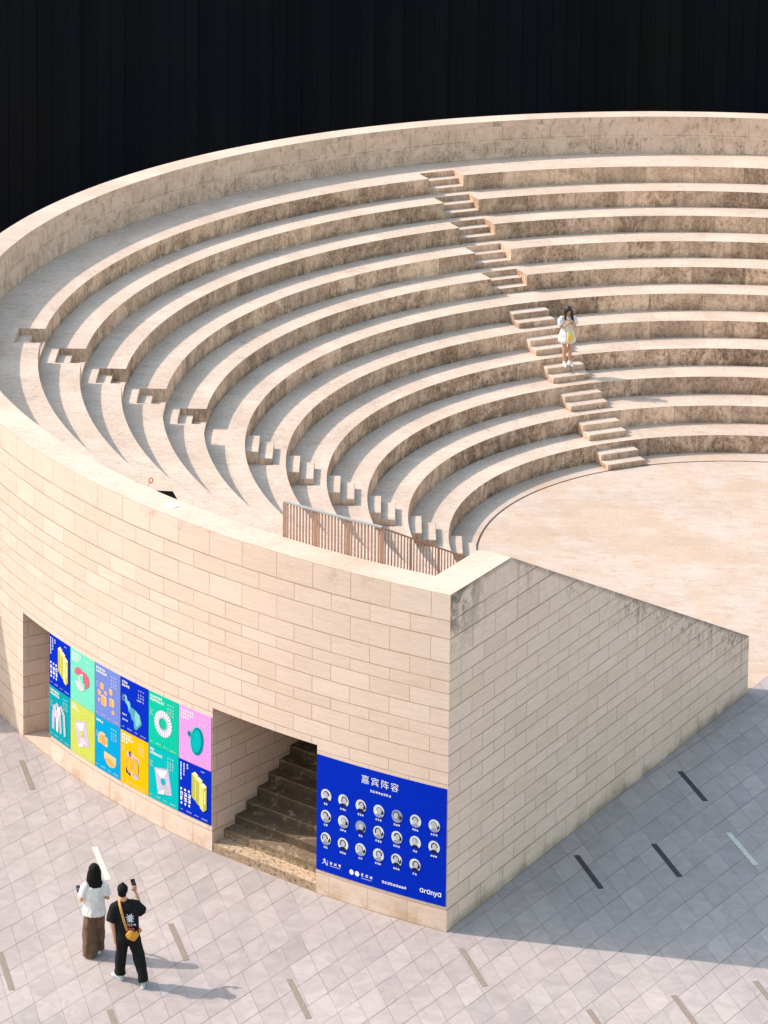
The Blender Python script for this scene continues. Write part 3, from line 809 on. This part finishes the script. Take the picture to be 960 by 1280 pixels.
# ------------------------------------------------------------------ railing on the near rim
M_RAIL = plain('brown_painted_steel', (.30, .175, .135), .5, .3)
M_CAP = plain('grey_steel', (.30, .29, .285), .4, .5)
rail = empty('railing', (0, 0, 0))
tag(rail, 'low brown steel railing with close upright bars on the rim above the banner', 'railing')
def part_box(name, c, dims, rz, m): 
    q = MB(); q.box((0, 0, 0), dims); o = q.build(name, m, rail); o.location = c; o.rotation_euler = (0, 0, rz); return o
RR = 18.195; ZB_ = 5.93; ZT_ = 6.632
t0, t1 = 360-118.45, 360-111.96
n = 30; npost = 3
for i in range(n+1):
    a = R(t0+(t1-t0)*i/n); post = i % 10 == 0
    part_box('post' if post else 'baluster', (RR*math.cos(a), RR*math.sin(a), (ZB_+ZT_)/2), (.012, .075, ZT_-ZB_) if post else (.012, .03, ZT_-ZB_-.01), a, M_RAIL)
mb = MB()
for i in range(24):
    a, b = R(t0+(t1-t0)*i/24), R(t0+(t1-t0)*(i+1)/24)
    A = [pc(RR+s_, t_, ZT_+z_) for t_ in (a, b) for (s_, z_) in ((-.03, 0), (.03, 0), (.03, .025), (-.03, .025))]
    for k in range(4): mb.add([A[k], A[(k+1) % 4], A[4+(k+1) % 4], A[4+k]])
    if i == 0: mb.add(A[:4])
    if i == 23: mb.add(A[4:])
mb.build('top_rail', M_CAP, rail)
A0 = Vector((RR*math.cos(R(t1)), RR*math.sin(R(t1)))); ru = math.atan2(EU.y, EU.x); SL = .497
for i in range(1, 64):
    k = i*.108; q = A0+EU*k; zt = ZT_-SL*k
    r_q = q.length; tier = int(math.ceil((R1-r_q)/TR-1e-6)) if r_q < R1 else 0
    zb = max(Z1-tier*HR, 0)
    post = i % 9 == 0
    if zt-zb < .2: break
    part_box('post' if post else 'baluster', (q.x, q.y, (zt+zb)/2), (.07, .012, zt-zb) if post else (.026, .012, zt-zb), ru, M_RAIL)
    kend = k
q = MB(); A = A0; B = A0+EU*kend
q.tube([(A.x, A.y, ZT_), (B.x, B.y, ZT_-SL*kend)], .016, 8); q.build('hand_rail', M_RAIL, rail)

# ------------------------------------------------------------------ small things on the rim
mb = MB(); mb.prism([(-11.41, -14.24), (-11.36, -14.61), (-10.87, -14.63), (-11.05, -14.21)], Z1+.001, 5.80)
zq = 5.8
V = Vector((17.652*math.cos(R(-129.31)), 17.652*math.sin(R(-129.31))))
a_, b_ = Vector((-.345, -.031))*1.15, Vector((.181, -.432))*1.05
mb = MB(); mb.prism([V, V+a_, V+a_+b_*.95, V+b_], Z1+.001, zq)
tag(mb.build('equipment_box', M_DARK, recalc=True), 'small matt black box standing behind the curved rim, beside the white sheet', 'box')
M_SHEET = plain('white_sheet', (.86, .87, .88), .6)
mb = MB()
def onH(pts, z): return [(x, y, z) for x, y in pts]
mb.prism([(-11.137, -14.931), (-10.895, -15.107), (-10.782, -14.917), (-11.012, -14.754)], H+.002, H+.012)
tag(mb.build('paper_sheet', M_SHEET), 'white sheet lying flat on the stone rim beside a small black box', 'sheet')
M_ORG = plain('orange_cord', (.55, .16, .05), .6)
mb = MB()
mb.tube([(-11.58, -14.065, H), (-11.545, -14.05, H+.05)], .006, 6)
rx = Vector((math.cos(-PAN), math.sin(-PAN)*-1, 0)); rx = Vector((.979, .202, 0))
ringp = [Vector((-11.521, -14.048, H+.115))+rx*.034*math.cos(2*math.pi*k/20)+Vector((0, 0, .05*math.sin(2*math.pi*k/20))) for k in range(21)]
mb.tube(ringp, .011, 6, caps=False)
tag(mb.build('ring', M_ORG, smooth=True), 'tiny orange ring on a short stem at the inner edge of the stone rim', 'ring')

def strip_mat(name, c):
    b = NB(name); pos = b.n('NewGeometry').outputs['Position']
    col = b.scale(b.mix(0.0, c, c), b.rng(b.noise(pos, 22, 5, .7), .3, .7, .8, 1.15))
    return b.finish(col, .8)
SD, SW, SB = strip_mat('inlay_charcoal', (.055, .05, .055)), strip_mat('inlay_white', (.56, .51, .46)), strip_mat('inlay_taupe', (.235, .185, .155))
G_ = 'inlaid strips in the paving'
sg = [((-3.23, -15.39), SD, 'charcoal strip inlaid in the shaded paving, nearest to the wall corner with the blue banner'),
      ((-1.89, -14.66), SD, 'charcoal strip in shaded paving, middle one between the pale strip and the nearest charcoal strip'),
      ((-1.54, -11.57), SD, 'charcoal strip inlaid in shaded paving close to the low end of the sloping wall'),
      ((-.57, -13.94), SW, 'pale cream strip inlaid in the shaded paving right of the charcoal strips'),
      ((-9.89, -19.34), SB, 'taupe strip inlaid in sunlit paving right beside the person in black'),
      ((-14.00, -13.72), SB, 'taupe strip inlaid in sunlit paving near the far doorway on the left'),
      ((-11.81, -16.88), SW, 'pale cream strip in sunlit paving just beyond the long-haired woman in a white top'),
      ((-12.52, -20.88), SB, 'taupe strip in the paving left of the two standing people, cut by the left edge'),
      ((-4.89, -19.15), SB, 'faint taupe strip inlaid in sunlit paving just in front of the sharp wall corner'),
      ((-7.58, -20.75), SB, 'taupe strip in sunlit paving at the bottom centre, in front of the banner'),
      ((-2.64, -20.69), SB, 'taupe strip inlaid in sunlit paving, cut by the bottom edge right of centre'),
      ((-1.30, -19.96), SB, 'taupe strip in sunlit paving, bottom right, between the cut bottom strip and the big shadow'),
      ((-10.29, -22.31), SB, 'taupe strip inlaid in sunlit paving below the feet of the person in black'),
      ((.01, -19.22), SB, 'taupe strip in sunlit paving at the right edge, just below the big shadow')]
for (c, m, lab) in sg:
    mb = MB(); mb.box((0, 0, .0045), (1.27, .102, .005)); o = mb.build('paving_strip', m)
    o.location = (c[0], c[1], 0); o.rotation_euler = (0, 0, JNT_A+R(1.0))
    tag(o, lab, 'inlaid strip', G_)

# ------------------------------------------------------------------ pale house added out of frame left, corner shaped to shade the far wall
nb = empty('added_shade_house', (-25, -11.83, 0))
tag(nb, 'pale house added out of view, with a clipped roof corner shaping the wall shadow', 'house')
M_NB = plain('house_render', (.5, .46, .41), .85); M_GL = plain('house_glass', (.03, .04, .05), .1, .6)
mb = MB(); pr = [(0, 0), (0, 9.25), (.93, 11.3), (17, 11.3), (17, 0)]
L0 = [(0, y, z) for y, z in pr]; L1 = [(-9, y, z) for y, z in pr]
mb.add(L0); mb.add(L1[::-1])
for i in range(5): mb.add([L0[i], L1[i], L1[(i+1) % 5], L0[(i+1) % 5]])
mb.build('wall', M_NB, nb, recalc=True)
for k in range(4):
    for zz in (2.0, 5.2, 8.2):
        q = MB(); q.box((.02, 2.8+3.8*k, zz), (.10, 1.3, 1.6)); w = q.build('window', M_NB, nb)
        q = MB(); q.box((.055, 2.8+3.8*k, zz), (.05, 1.1, 1.4)); q.build('pane', M_GL, w)

# ------------------------------------------------------------------ people
def remesh(mb, name, mats, parent, vox=.011, smooth=3, wrinkle=0.0, seed=1):
    me = mb.mesh('tmp'); o = bpy.data.objects.new('tmp', me); COL.objects.link(o)
    m = o.modifiers.new('r', 'REMESH'); m.mode = 'VOXEL'; m.voxel_size = vox
    s = o.modifiers.new('s', 'SMOOTH'); s.iterations = smooth; s.factor = .5
    dg = bpy.context.evaluated_depsgraph_get()
    me2 = bpy.data.meshes.new_from_object(o.evaluated_get(dg))
    bpy.data.objects.remove(o); bpy.data.meshes.remove(me)
    if wrinkle:
        from mathutils import noise
        for v in me2.vertices:
            q = v.co
            f = noise.noise(Vector((q.x*9+seed, q.y*9, q.z*4)))+.6*noise.noise(Vector((q.x*21, q.y*21+seed, q.z*9)))
            v.co += v.normal*wrinkle*f
    me2.materials.clear(); me2.name = name
    return link(name, me2, mats, parent, True)

SKIN = plain('skin', (.52, .29, .19), .55, .35)
HAIR = plain('black_hair', (.006, .0055, .0055), .7, .12)
def fingers(mb, wrist, dirv, palmn, s=1.0, curl=.5):
    """palm, four unequal bent fingers and a thumb leaving the side of the palm"""
    w = Vector(wrist); d = Vector(dirv).normalized(); n = Vector(palmn); n = (n-d*n.dot(d)).normalized(); a = d.cross(n)
    k = w+d*.085*s
    mb.tube([w-d*.02, w+d*.02, w+d*.055*s, k], [(.026*s, .019*s), (.034*s, .017*s), (.040*s, .017*s), (.038*s, .014*s)], 10, ref=n)
    for i, (off, L) in enumerate(((-.028, .072), (-.009, .080), (.010, .075), (.028, .058))):
        b = k+a*off*s-d*.012; c1 = curl*.7
        p1 = b+(d*math.cos(c1)+n*math.sin(c1))*L*.5*s; p2 = p1+(d*math.cos(c1*2.4)+n*math.sin(c1*2.4))*L*.5*s
        mb.tube([b, p1, p2], [.0095*s, .009*s, .0075*s], 7)
    b = w+d*.025*s-a*.030*s
    t1 = b+(d*.6-a*.7+n*.35).normalized()*.035*s; t2 = t1+(d*.85-a*.1+n*.5).normalized()*.032*s
    mb.tube([b, t1, t2], [.012*s, .0105*s, .009*s], 7)
def head_mesh(mb, c, f, s=1.0):
    """skull, jaw, nose, ears; c is the head centre, f the rotation of the face"""
    c = Vector(c); T = lambda *p: c+f @ Vector(p)*s
    mb.ball(T(0, -.008, .022), (.075*s, .094*s, .092*s), rot=f)
    mb.ball(T(0, .030, -.050), (.056*s, .058*s, .066*s), rot=f)
    mb.ball(T(0, .094, -.018), (.012*s, .018*s, .022*s), rot=f, nu=8, nv=6)
    mb.ball(T(0, .080, -.060), (.022*s, .012*s, .010*s), rot=f, nu=8, nv=6)
    for sx in (-1, 1): mb.ball(T(sx*.077, -.006, -.012), (.010*s, .020*s, .032*s), rot=f, nu=8, nv=6)
EYE = plain('eye_dark', (.02, .015, .012), .3, .5); LIP = plain('lip', (.36, .12, .10), .5)
def face(parent, c, f, s=1.0):
    c = Vector(c); T = lambda *p: c+f @ Vector(p)*s
    q = MB()
    for sx in (-1, 1): q.ball(T(sx*.031, .078, .005), (.013*s, .008*s, .006*s), rot=f, nu=8, nv=6)
    q.build('eyes', EYE, parent, True)
    q = MB(); q.ball(T(0, .086, -.060), (.021*s, .009*s, .006*s), rot=f, nu=8, nv=6); q.build('mouth', LIP, parent, True)
def shoe(mb, toe_dir, ankle, L=.25):
    d = Vector((toe_dir[0], toe_dir[1], 0)).normalized(); a = Vector(ankle)
    g = Vector((a.x, a.y, a.z)); h = g.z
    mb.tube([g-d*.075+Vector((0, 0, -h+.045)), g-d*.03+Vector((0, 0, -h+.052)), g+d*.06+Vector((0, 0, -h+.042)), g+d*.125+Vector((0, 0, -h+.034)), g+d*.172+Vector((0, 0, -h+.03))],
            [(.030, .038), (.036, .046), (.040, .040), (.043, .032), (.026, .024)], 12, ref=(0, 0, 1))
    mb.tube([g+Vector((0, 0, -h+.05)), g+Vector((0, 0, -h+.12))], [.042, .044], 10)
    # flat sole
    mb.tube([g-d*.09+Vector((0, 0, -h+.014)), g-d*.04+Vector((0, 0, -h+.014)), g+d*.08+Vector((0, 0, -h+.014)), g+d*.14+Vector((0, 0, -h+.014)), g+d*.185+Vector((0, 0, -h+.014))],
            [(.028, .013), (.042, .014), (.044, .014), (.046, .014), (.026, .013)], 12, ref=(0, 0, 1))

BASE = -PAN
I3 = Matrix.Identity(3)
def rotm(z=0, x=0, y=0): return (Matrix.Rotation(z, 3, 'Z') @ Matrix.Rotation(x, 3, 'X') @ Matrix.Rotation(y, 3, 'Y'))

# --- person in black, walking away and holding up a phone
pm = empty('person', (-10.44, -20.87, 0), BASE)
tag(pm, 'person all in black with a mustard shoulder bag, holding up a phone on the paving', 'person', 'people on the paving')
hc = (-.075, .03, 1.615); hf = rotm(R(-12), R(4))
HLp, HRp = Vector((-.195, -.02, .72)), Vector((.125, .27, 1.47))
b = MB()
b.tube([(-.005, 0, .88), (-.01, 0, .98), (-.02, -.005, 1.15), (-.03, .0, 1.32), (-.045, .0, 1.42)], [(.155, .11), (.14, .10), (.155, .105), (.17, .10), (.10, .075)], 14)
b.tube([(-.05, .0, 1.40), (-.065, .012, 1.53)], [.055, .052], 10)
head_mesh(b, hc, hf)
b.tube([(-.15, 0, 1.385), (-.215, -.02, 1.34), (-.245, -.045, 1.06), (-.205, -.02, .80), HLp], [.065, .058, .042, .034, .027], 10)
b.tube([(.06, 0, 1.39), (.145, .02, 1.36), (.245, .12, 1.19), (.165, .24, 1.38), HRp], [.062, .057, .042, .033, .026], 10)
fingers(b, HLp, (.05, .05, -1), (.9, .2, 0), 1.0, .45)
fingers(b, HRp, (-.12, .05, 1), (0, -.4, .2), 1.0, .9)
FL, FR = Vector((-.125, .165, .09)), Vector((.265, -.10, .11))
b.tube([(-.085, 0, .86), (-.10, .05, .50), FL], [.085, .055, .038], 10); b.tube([(.085, 0, .86), (.17, .02, .50), FR], [.085, .055, .038], 10)
remesh(b, 'body', [SKIN], pm, .010)
face(pm, hc, hf)
b = MB(); hc_ = Vector(hc)
b.ball(hc_+hf @ Vector((0, -.020, .036)), (.093, .106, .088), rot=hf); b.ball(hc_+hf @ Vector((0, -.055, -.020)), (.076, .060, .070), rot=hf)
b.ball(hc_+hf @ Vector((.0, -.01, .115)), (.035, .045, .03), rot=hf)
remesh(b, 'hair', [HAIR], pm, .010, 2, .006)
BLK = NB('black_cotton'); _p = BLK.n('TexCoord').outputs['Object']; M_BLK = BLK.finish(BLK.scale(BLK.mix(0.0, (.007, .007, .008), (.012,)*3), BLK.rng(BLK.noise(_p, 18, 4), .3, .7, .7, 1.3)), .85, BLK.noise(_p, 9, 4), .5, .02, .2)
b = MB()
b.tube([(.0, -.005, .80), (-.005, -.005, .95), (-.02, -.005, 1.15), (-.03, 0, 1.33), (-.045, 0, 1.435), (-.05, 0, 1.455)], [(.205, .145), (.20, .14), (.205, .14), (.20, .125), (.12, .085), (.07, .065)], 16)
b.tube([(-.13, 0, 1.39), (-.21, -.02, 1.345), (-.262, -.04, 1.11)], [.085, .092, .098], 12)
b.tube([(.05, 0, 1.395), (.14, .02, 1.36), (.235, .10, 1.215)], [.085, .090, .095], 12)
shirt = remesh(b, 't_shirt', [M_BLK], pm, .012, 3, .012, 3)
# trousers
M_TRO = M_BLK.copy(); M_TRO.name = 'black_trouser_cloth'
b = MB()
b.tube([(-.0, 0, 1.0), (.0, 0, .84)], [(.175, .13), (.20, .145)], 14)
b.tube([(-.085, 0, .88), (-.105, .05, .52), FL+Vector((0, -.01, .10)), FL+Vector((0, -.01, .0))], [.122, .100, .090, .096], 12)
b.tube([(.085, 0, .88), (.175, .015, .52), FR+Vector((-.01, .01, .10)), FR+Vector((0, -.01, .0))], [.122, .100, .090, .094], 12)
remesh(b, 'trousers', [M_TRO], pm, .012, 3, .016, 9)
M_SHOE = plain('pale_blue_shoe', (.42, .47, .50), .6)
for F, dv in ((FL, (-.55, .5)), (FR, (.05, 1))):
    b = MB(); shoe(b, dv, F); remesh(b, 'shoe', [M_SHOE], pm, .008, 2)
# print on the back: a loose pale splash over small red and blue marks
M_PR = plain('print_pale', (.50, .52, .62), .7); M_PRR = plain('print_rust', (.26, .07, .06), .7); M_PRB = plain('print_blue', (.22, .28, .50), .7)
def conform(mb, name, mats, parent, target, off):
    me = mb.mesh('tmpc', merge=False); o = link(name, me, mats, parent)
    bpy.context.view_layer.update()
    s = o.modifiers.new('w', 'SHRINKWRAP'); s.target = target; s.wrap_method = 'PROJECT'; s.use_project_y = True; s.use_negative_direction = True; s.use_positive_direction = True
    s.offset = off; s.wrap_mode = 'OUTSIDE'
    return o
pr = random.Random(5); q = MB(); yb = -.175
def bpoly(pts, mi):
    # subdivide into small quads so that the print follows the cloth
    c = (sum(p[0] for p in pts)/len(pts), sum(p[1] for p in pts)/len(pts))
    for i in range(len(pts)):
        a, b_ = pts[i], pts[(i+1) % len(pts)]
        q.add([(c[0], yb, c[1]), (a[0], yb, a[1]), (b_[0], yb, b_[1])], mi)
star = []
for k in range(22):
    r_ = (.085 if k % 2 == 0 else .045)*(.75+.5*pr.random()); a = 2*math.pi*k/22
    star.append((.045+r_*math.cos(a)*.85, 1.225+r_*math.sin(a)*1.15))
bpoly(star, 0)
for k in range(5): bpoly([(.0+.03*k+pr.uniform(-.01, .01), 1.115+.02*(k % 2)), (.02+.03*k, 1.105), (.025+.03*k, 1.13), (.005+.03*k, 1.14)], 2 if k % 2 else 0)
bpoly([(-.02, 1.075), (.12, 1.06), (.125, .985), (-.01, .995)], 1); bpoly([(.02, 1.12), (.09, 1.115), (.09, 1.085), (.02, 1.09)], 1)
conform(q, 'shirt_print', [M_PR, M_PRR, M_PRB], pm, shirt, .006)
# shoulder bag with strap
bag = empty('shoulder_bag', (-10.44, -20.87, 0), BASE)
tag(bag, 'mustard yellow shoulder bag hanging across the back of the person in black', 'bag')
M_BAG = plain('mustard_leather', (.56, .26, .035), .5, .3); M_STR = plain('tan_strap', (.45, .24, .07), .6)
b = MB(); b.tube([(.01, -.20, 1.0), (.06, -.205, .955), (.11, -.19, .91), (.18, -.14, .97)], [(.03, .06), (.042, .085), (.042, .078), (.026, .06)], 10, ref=(0, 0, 1))
remesh(b, 'pouch', [M_BAG], bag, .010, 4, .008)
b = MB(); b.tube([(-.125, .02, 1.49), (-.13, -.095, 1.46), (-.10, -.155, 1.36), (-.05, -.175, 1.18), (-.0, -.185, 1.02)], [(.006, .022)]*5, 8, ref=(1, 0, .4)); b.build('strap', M_STR, bag, True)
b = MB(); b.tube([(.20, -.12, 1.03), (.225, -.10, .985), (.215, -.09, .95)], [.018, .022, .012], 8); b.build('tassel', M_ORG, bag, True)
# phone in the raised hand
ph = MB(); bvm = Matrix.Translation(Vector((-10.44, -20.87, 0))) @ Matrix.Rotation(BASE, 4, 'Z') @ Matrix.Translation((.095, .285, 1.615)) @ Matrix.Rotation(R(-14), 4, 'Y') @ Matrix.Rotation(R(12), 4, 'X')
ph.box((0, 0, 0), (.075, .010, .155), mat=Matrix.Identity(4))
po = ph.build('phone', plain('phone_black', (.01, .01, .012), .25, .5)); po.matrix_world = bvm
bv = po.modifiers.new('round', 'BEVEL'); bv.width = .008; bv.segments = 2
q = MB(); q.box((0, -.0058, 0), (.066, .001, .142)); q.build('screen', plain('phone_screen', (.02, .022, .03), .12, .6), po)
q = MB(); q.box((-.018, .0062, .05), (.026, .004, .035)); q.build('camera_bump', plain('phone_lens', (.05, .05, .055), .2, .5), po)
tag(po, 'dark smartphone held up in the right hand of the person in black', 'phone')

# --- long-haired woman in a white top and wide brown trousers
pw = empty('person', (-11.18, -20.10, 0), BASE+R(8))
tag(pw, 'woman with long black hair, white T-shirt and brown trousers, seen from behind on the paving', 'person', 'people on the paving')
hc = (.0, .05, 1.485); hf = rotm(R(10), R(-16))
WL, WR = Vector((-.235, .24, .985)), Vector((-.02, .27, 1.00))
b = MB()
b.tube([(0, 0, .82), (0, 0, .95), (0, -.005, 1.08), (.0, 0, 1.22), (0, .0, 1.31)], [(.15, .105), (.125, .09), (.135, .09), (.15, .09), (.085, .065)], 14)
b.tube([(0, .0, 1.29), (0, .03, 1.40)], [.047, .045], 10)
head_mesh(b, hc, hf, .96)
b.tube([(-.12, 0, 1.275), (-.165, -.01, 1.235), (-.225, -.03, 1.02), (-.235, .10, .985), WL], [.055, .048, .036, .030, .024], 10)
b.tube([(.12, 0, 1.275), (.165, -.01, 1.235), (.225, -.035, 1.03), (.12, .14, 1.0), WR], [.055, .048, .036, .030, .024], 10)
fingers(b, WL, (-.1, 1, .15), (.5, 0, .8), .92, .6); fingers(b, WR, (-.8, .4, .1), (0, .3, -.8), .92, .5)
FL, FR = Vector((-.075, .0, .09)), Vector((.09, .12, .09))
b.tube([(-.075, 0, .82), (-.08, .0, .48), FL], [.08, .052, .036], 10); b.tube([(.075, 0, .82), (.085, .06, .48), FR], [.08, .052, .036], 10)
remesh(b, 'body', [SKIN], pw, .010)
face(pw, hc, hf, .96)
b = MB(); hc_ = Vector(hc)
b.ball(hc_+hf @ Vector((0, -.018, .038)), (.098, .108, .094), rot=hf)
b.tube([hc_+hf @ Vector((0, -.045, .03)), hc_+Vector((0, -.075, -.10)), hc_+Vector((.02, -.098, -.20)), hc_+Vector((.045, -.10, -.30)), hc_+Vector((.055, -.095, -.38))], [(.105, .07), (.125, .066), (.125, .055), (.10, .042), (.045, .025)], 14)
b.tube([hc_+Vector((-.07, -.0, .0)), hc_+Vector((-.10, -.03, -.14)), hc_+Vector((-.085, -.06, -.24))], [.035, .04, .02], 10)
remesh(b, 'hair', [HAIR], pw, .010, 2, .008, 4)
WHT = NB('white_cotton'); _p = WHT.n('TexCoord').outputs['Object']; M_WHT = WHT.finish(WHT.scale(WHT.mix(0.0, (.66, .64, .63), (.66,)*3), WHT.rng(WHT.noise(_p, 12, 4), .3, .7, .92, 1.06)), .9, WHT.noise(_p, 8, 4), .4, .02, .15)
b = MB()
b.tube([(0, 0, .755), (0, .0, .90), (0, -.005, 1.05), (.0, 0, 1.22), (0, 0, 1.315), (0, 0, 1.335)], [(.200, .160), (.190, .150), (.176, .130), (.172, .112), (.10, .075), (.06, .055)], 16)
b.tube([(-.11, 0, 1.28), (-.165, -.01, 1.235), (-.215, -.02, 1.07)], [.07, .074, .076], 12); b.tube([(.11, 0, 1.28), (.165, -.01, 1.235), (.215, -.025, 1.08)], [.07, .074, .076], 12)
remesh(b, 't_shirt', [M_WHT], pw, .012, 3, .014, 2)
BRN = NB('brown_cloth'); _p = BRN.n('TexCoord').outputs['Object']; M_BRN = BRN.finish(BRN.scale(BRN.mix(0.0, (.125, .07, .048), (.1,)*3), BRN.rng(BRN.noise(_p, 9, 4), .3, .7, .75, 1.25)), .85, BRN.noise(_p, 7, 4), .5, .02, .2)
b = MB()
b.tube([(0, 0, .92), (.0, 0, .78)], [(.130, .10), (.168, .128)], 14)
b.tube([(-.07, 0, .82), (-.085, .0, .48), FL+Vector((0, 0, .12)), FL+Vector((0, 0, -.055))], [.112, .118, .128, .132], 14)
b.tube([(.07, 0, .82), (.088, .06, .48), FR+Vector((0, 0, .12)), FR+Vector((0, 0, -.02))], [.108, .104, .10, .10], 14)
remesh(b, 'trousers', [M_BRN], pw, .012, 3, .018, 6)
M_SHW = plain('white_shoe', (.62, .62, .62), .55)
for F, dv in ((FL, (.0, 1)), (FR, (.2, 1))):
    b = MB(); shoe(b, dv, F); remesh(b, 'shoe', [M_SHW], pw, .008, 2)
ph = MB(); ph.box((0, 0, 0), (.072, .150, .010))
po2 = ph.build('phone', plain('phone_case', (.10, .09, .09), .3, .5))
po2.matrix_world = Matrix.Translation(Vector((-11.18, -20.10, 0))) @ Matrix.Rotation(BASE+R(8), 4, 'Z') @ Matrix.Translation((-.235, .345, 1.035)) @ Matrix.Rotation(R(20), 4, 'X')
bv = po2.modifiers.new('round', 'BEVEL'); bv.width = .006; bv.segments = 2
q = MB(); q.box((0, 0, .0058), (.064, .14, .001)); q.build('screen', bpy.data.materials['phone_screen'], po2)
tag(po2, 'smartphone held low in the left hand of the woman in the white T-shirt', 'phone')

# --- woman in a white dress on the far steps, facing us and looking down
A_ = math.radians(123.26); rs_ = 10.02
pd_ = empty('person', (rs_*math.cos(A_), rs_*math.sin(A_), 1.65), BASE+math.pi+R(14))
tag(pd_, 'woman in a short white dress standing on the steps between the stone tiers, looking down', 'person')
hc = (.0, .045, 1.435); hf = rotm(R(14), R(-26))
HL_, HR_ = Vector((-.05, .19, 1.20)), Vector((.05, .20, 1.17))
b = MB()
b.tube([(0, 0, .80), (0, 0, .92), (0, 0, 1.06), (0, 0, 1.19), (0, 0, 1.275)], [(.14, .10), (.115, .085), (.13, .09), (.145, .085), (.08, .06)], 14)
b.tube([(0, 0, 1.26), (0, .028, 1.36)], [.044, .042], 10)
head_mesh(b, hc, hf, .94)
b.tube([(-.115, 0, 1.24), (-.155, .0, 1.20), (-.185, .05, 1.02), (-.12, .15, 1.11), HL_], [.052, .045, .034, .029, .023], 10)
b.tube([(.115, 0, 1.24), (.155, .0, 1.20), (.185, .05, 1.02), (.13, .15, 1.08), HR_], [.052, .045, .034, .029, .023], 10)
fingers(b, HL_, (.7, .3, .1), (0, -.5, .6), .9, .6); fingers(b, HR_, (-.7, .3, .1), (0, -.5, .6), .9, .6)
FL, FR = Vector((-.085, .0, .085)), Vector((.075, .03, .085))
b.tube([(-.075, 0, .80), (-.08, .015, .46), (-.083, -.005, .30), FL], [.078, .050, .052, .033], 12); b.tube([(.075, 0, .80), (.075, .03, .46), (.076, .015, .30), FR], [.078, .050, .052, .033], 12)
remesh(b, 'body', [SKIN], pd_, .010)
face(pd_, hc, hf, .94)
b = MB(); hc_ = Vector(hc)
b.ball(hc_+hf @ Vector((0, -.022, .042)), (.084, .096, .084), rot=hf)
b.tube([hc_+hf @ Vector((0, -.06, .02)), hc_+Vector((0, -.085, -.12)), hc_+Vector((0, -.09, -.24))], [(.085, .05), (.09, .045), (.06, .03)], 12)
for sx in (-1, 1): b.tube([hc_+Vector((sx*.065, .02, .03)), hc_+Vector((sx*.088, .03, -.08)), hc_+Vector((sx*.10, .055, -.17 if sx > 0 else -.22)), hc_+Vector((sx*.095, .075, -.22 if sx > 0 else -.34))], [.034, .038, .034, .016], 10)
remesh(b, 'hair', [plain('dark_brown_hair', (.018, .011, .009), .45, .4)], pd_, .010, 2, .008, 8)
M_DRS = M_WHT.copy(); M_DRS.name = 'white_dress_cloth'
b = MB()
b.tube([(0, 0, .60), (0, 0, .66), (0, 0, .80), (0, 0, .97), (0, 0, 1.10), (0, 0, 1.21), (0, 0, 1.27)], [(.215, .175), (.235, .195), (.205, .165), (.145, .11), (.15, .11), (.155, .10), (.10, .07)], 18)
for sx in (-1, 1): b.tube([(sx*.11, 0, 1.24), (sx*.175, .0, 1.19), (sx*.20, .025, 1.06)], [.07, .092, .078], 12)
remesh(b, 'dress', [M_DRS], pd_, .012, 2, .022, 5)
for F, dv in ((FL, (-.15, 1)), (FR, (.15, 1))):
    b = MB(); shoe(b, dv, F); remesh(b, 'shoe', [M_SHW], pd_, .008, 2)
yb_ = empty('handbag', (rs_*math.cos(A_), rs_*math.sin(A_), 1.65), BASE+math.pi+R(14))
tag(yb_, 'small pale yellow bag hanging in front of the white dress', 'bag')
b = MB(); b.tube([(.02, .20, .93), (.015, .235, .82), (.01, .24, .70)], [(.06, .03), (.085, .04), (.08, .035)], 10)
remesh(b, 'pouch', [plain('yellow_fabric', (.72, .52, .12), .7)], yb_, .010, 3, .006)
b = MB(); b.tube([(-.065, .20, .95), (.04, .16, 1.13), (.11, .10, 1.25), (.12, .0, 1.30)], .008, 8); b.build('strap', bpy.data.materials['yellow_fabric'], yb_, True)
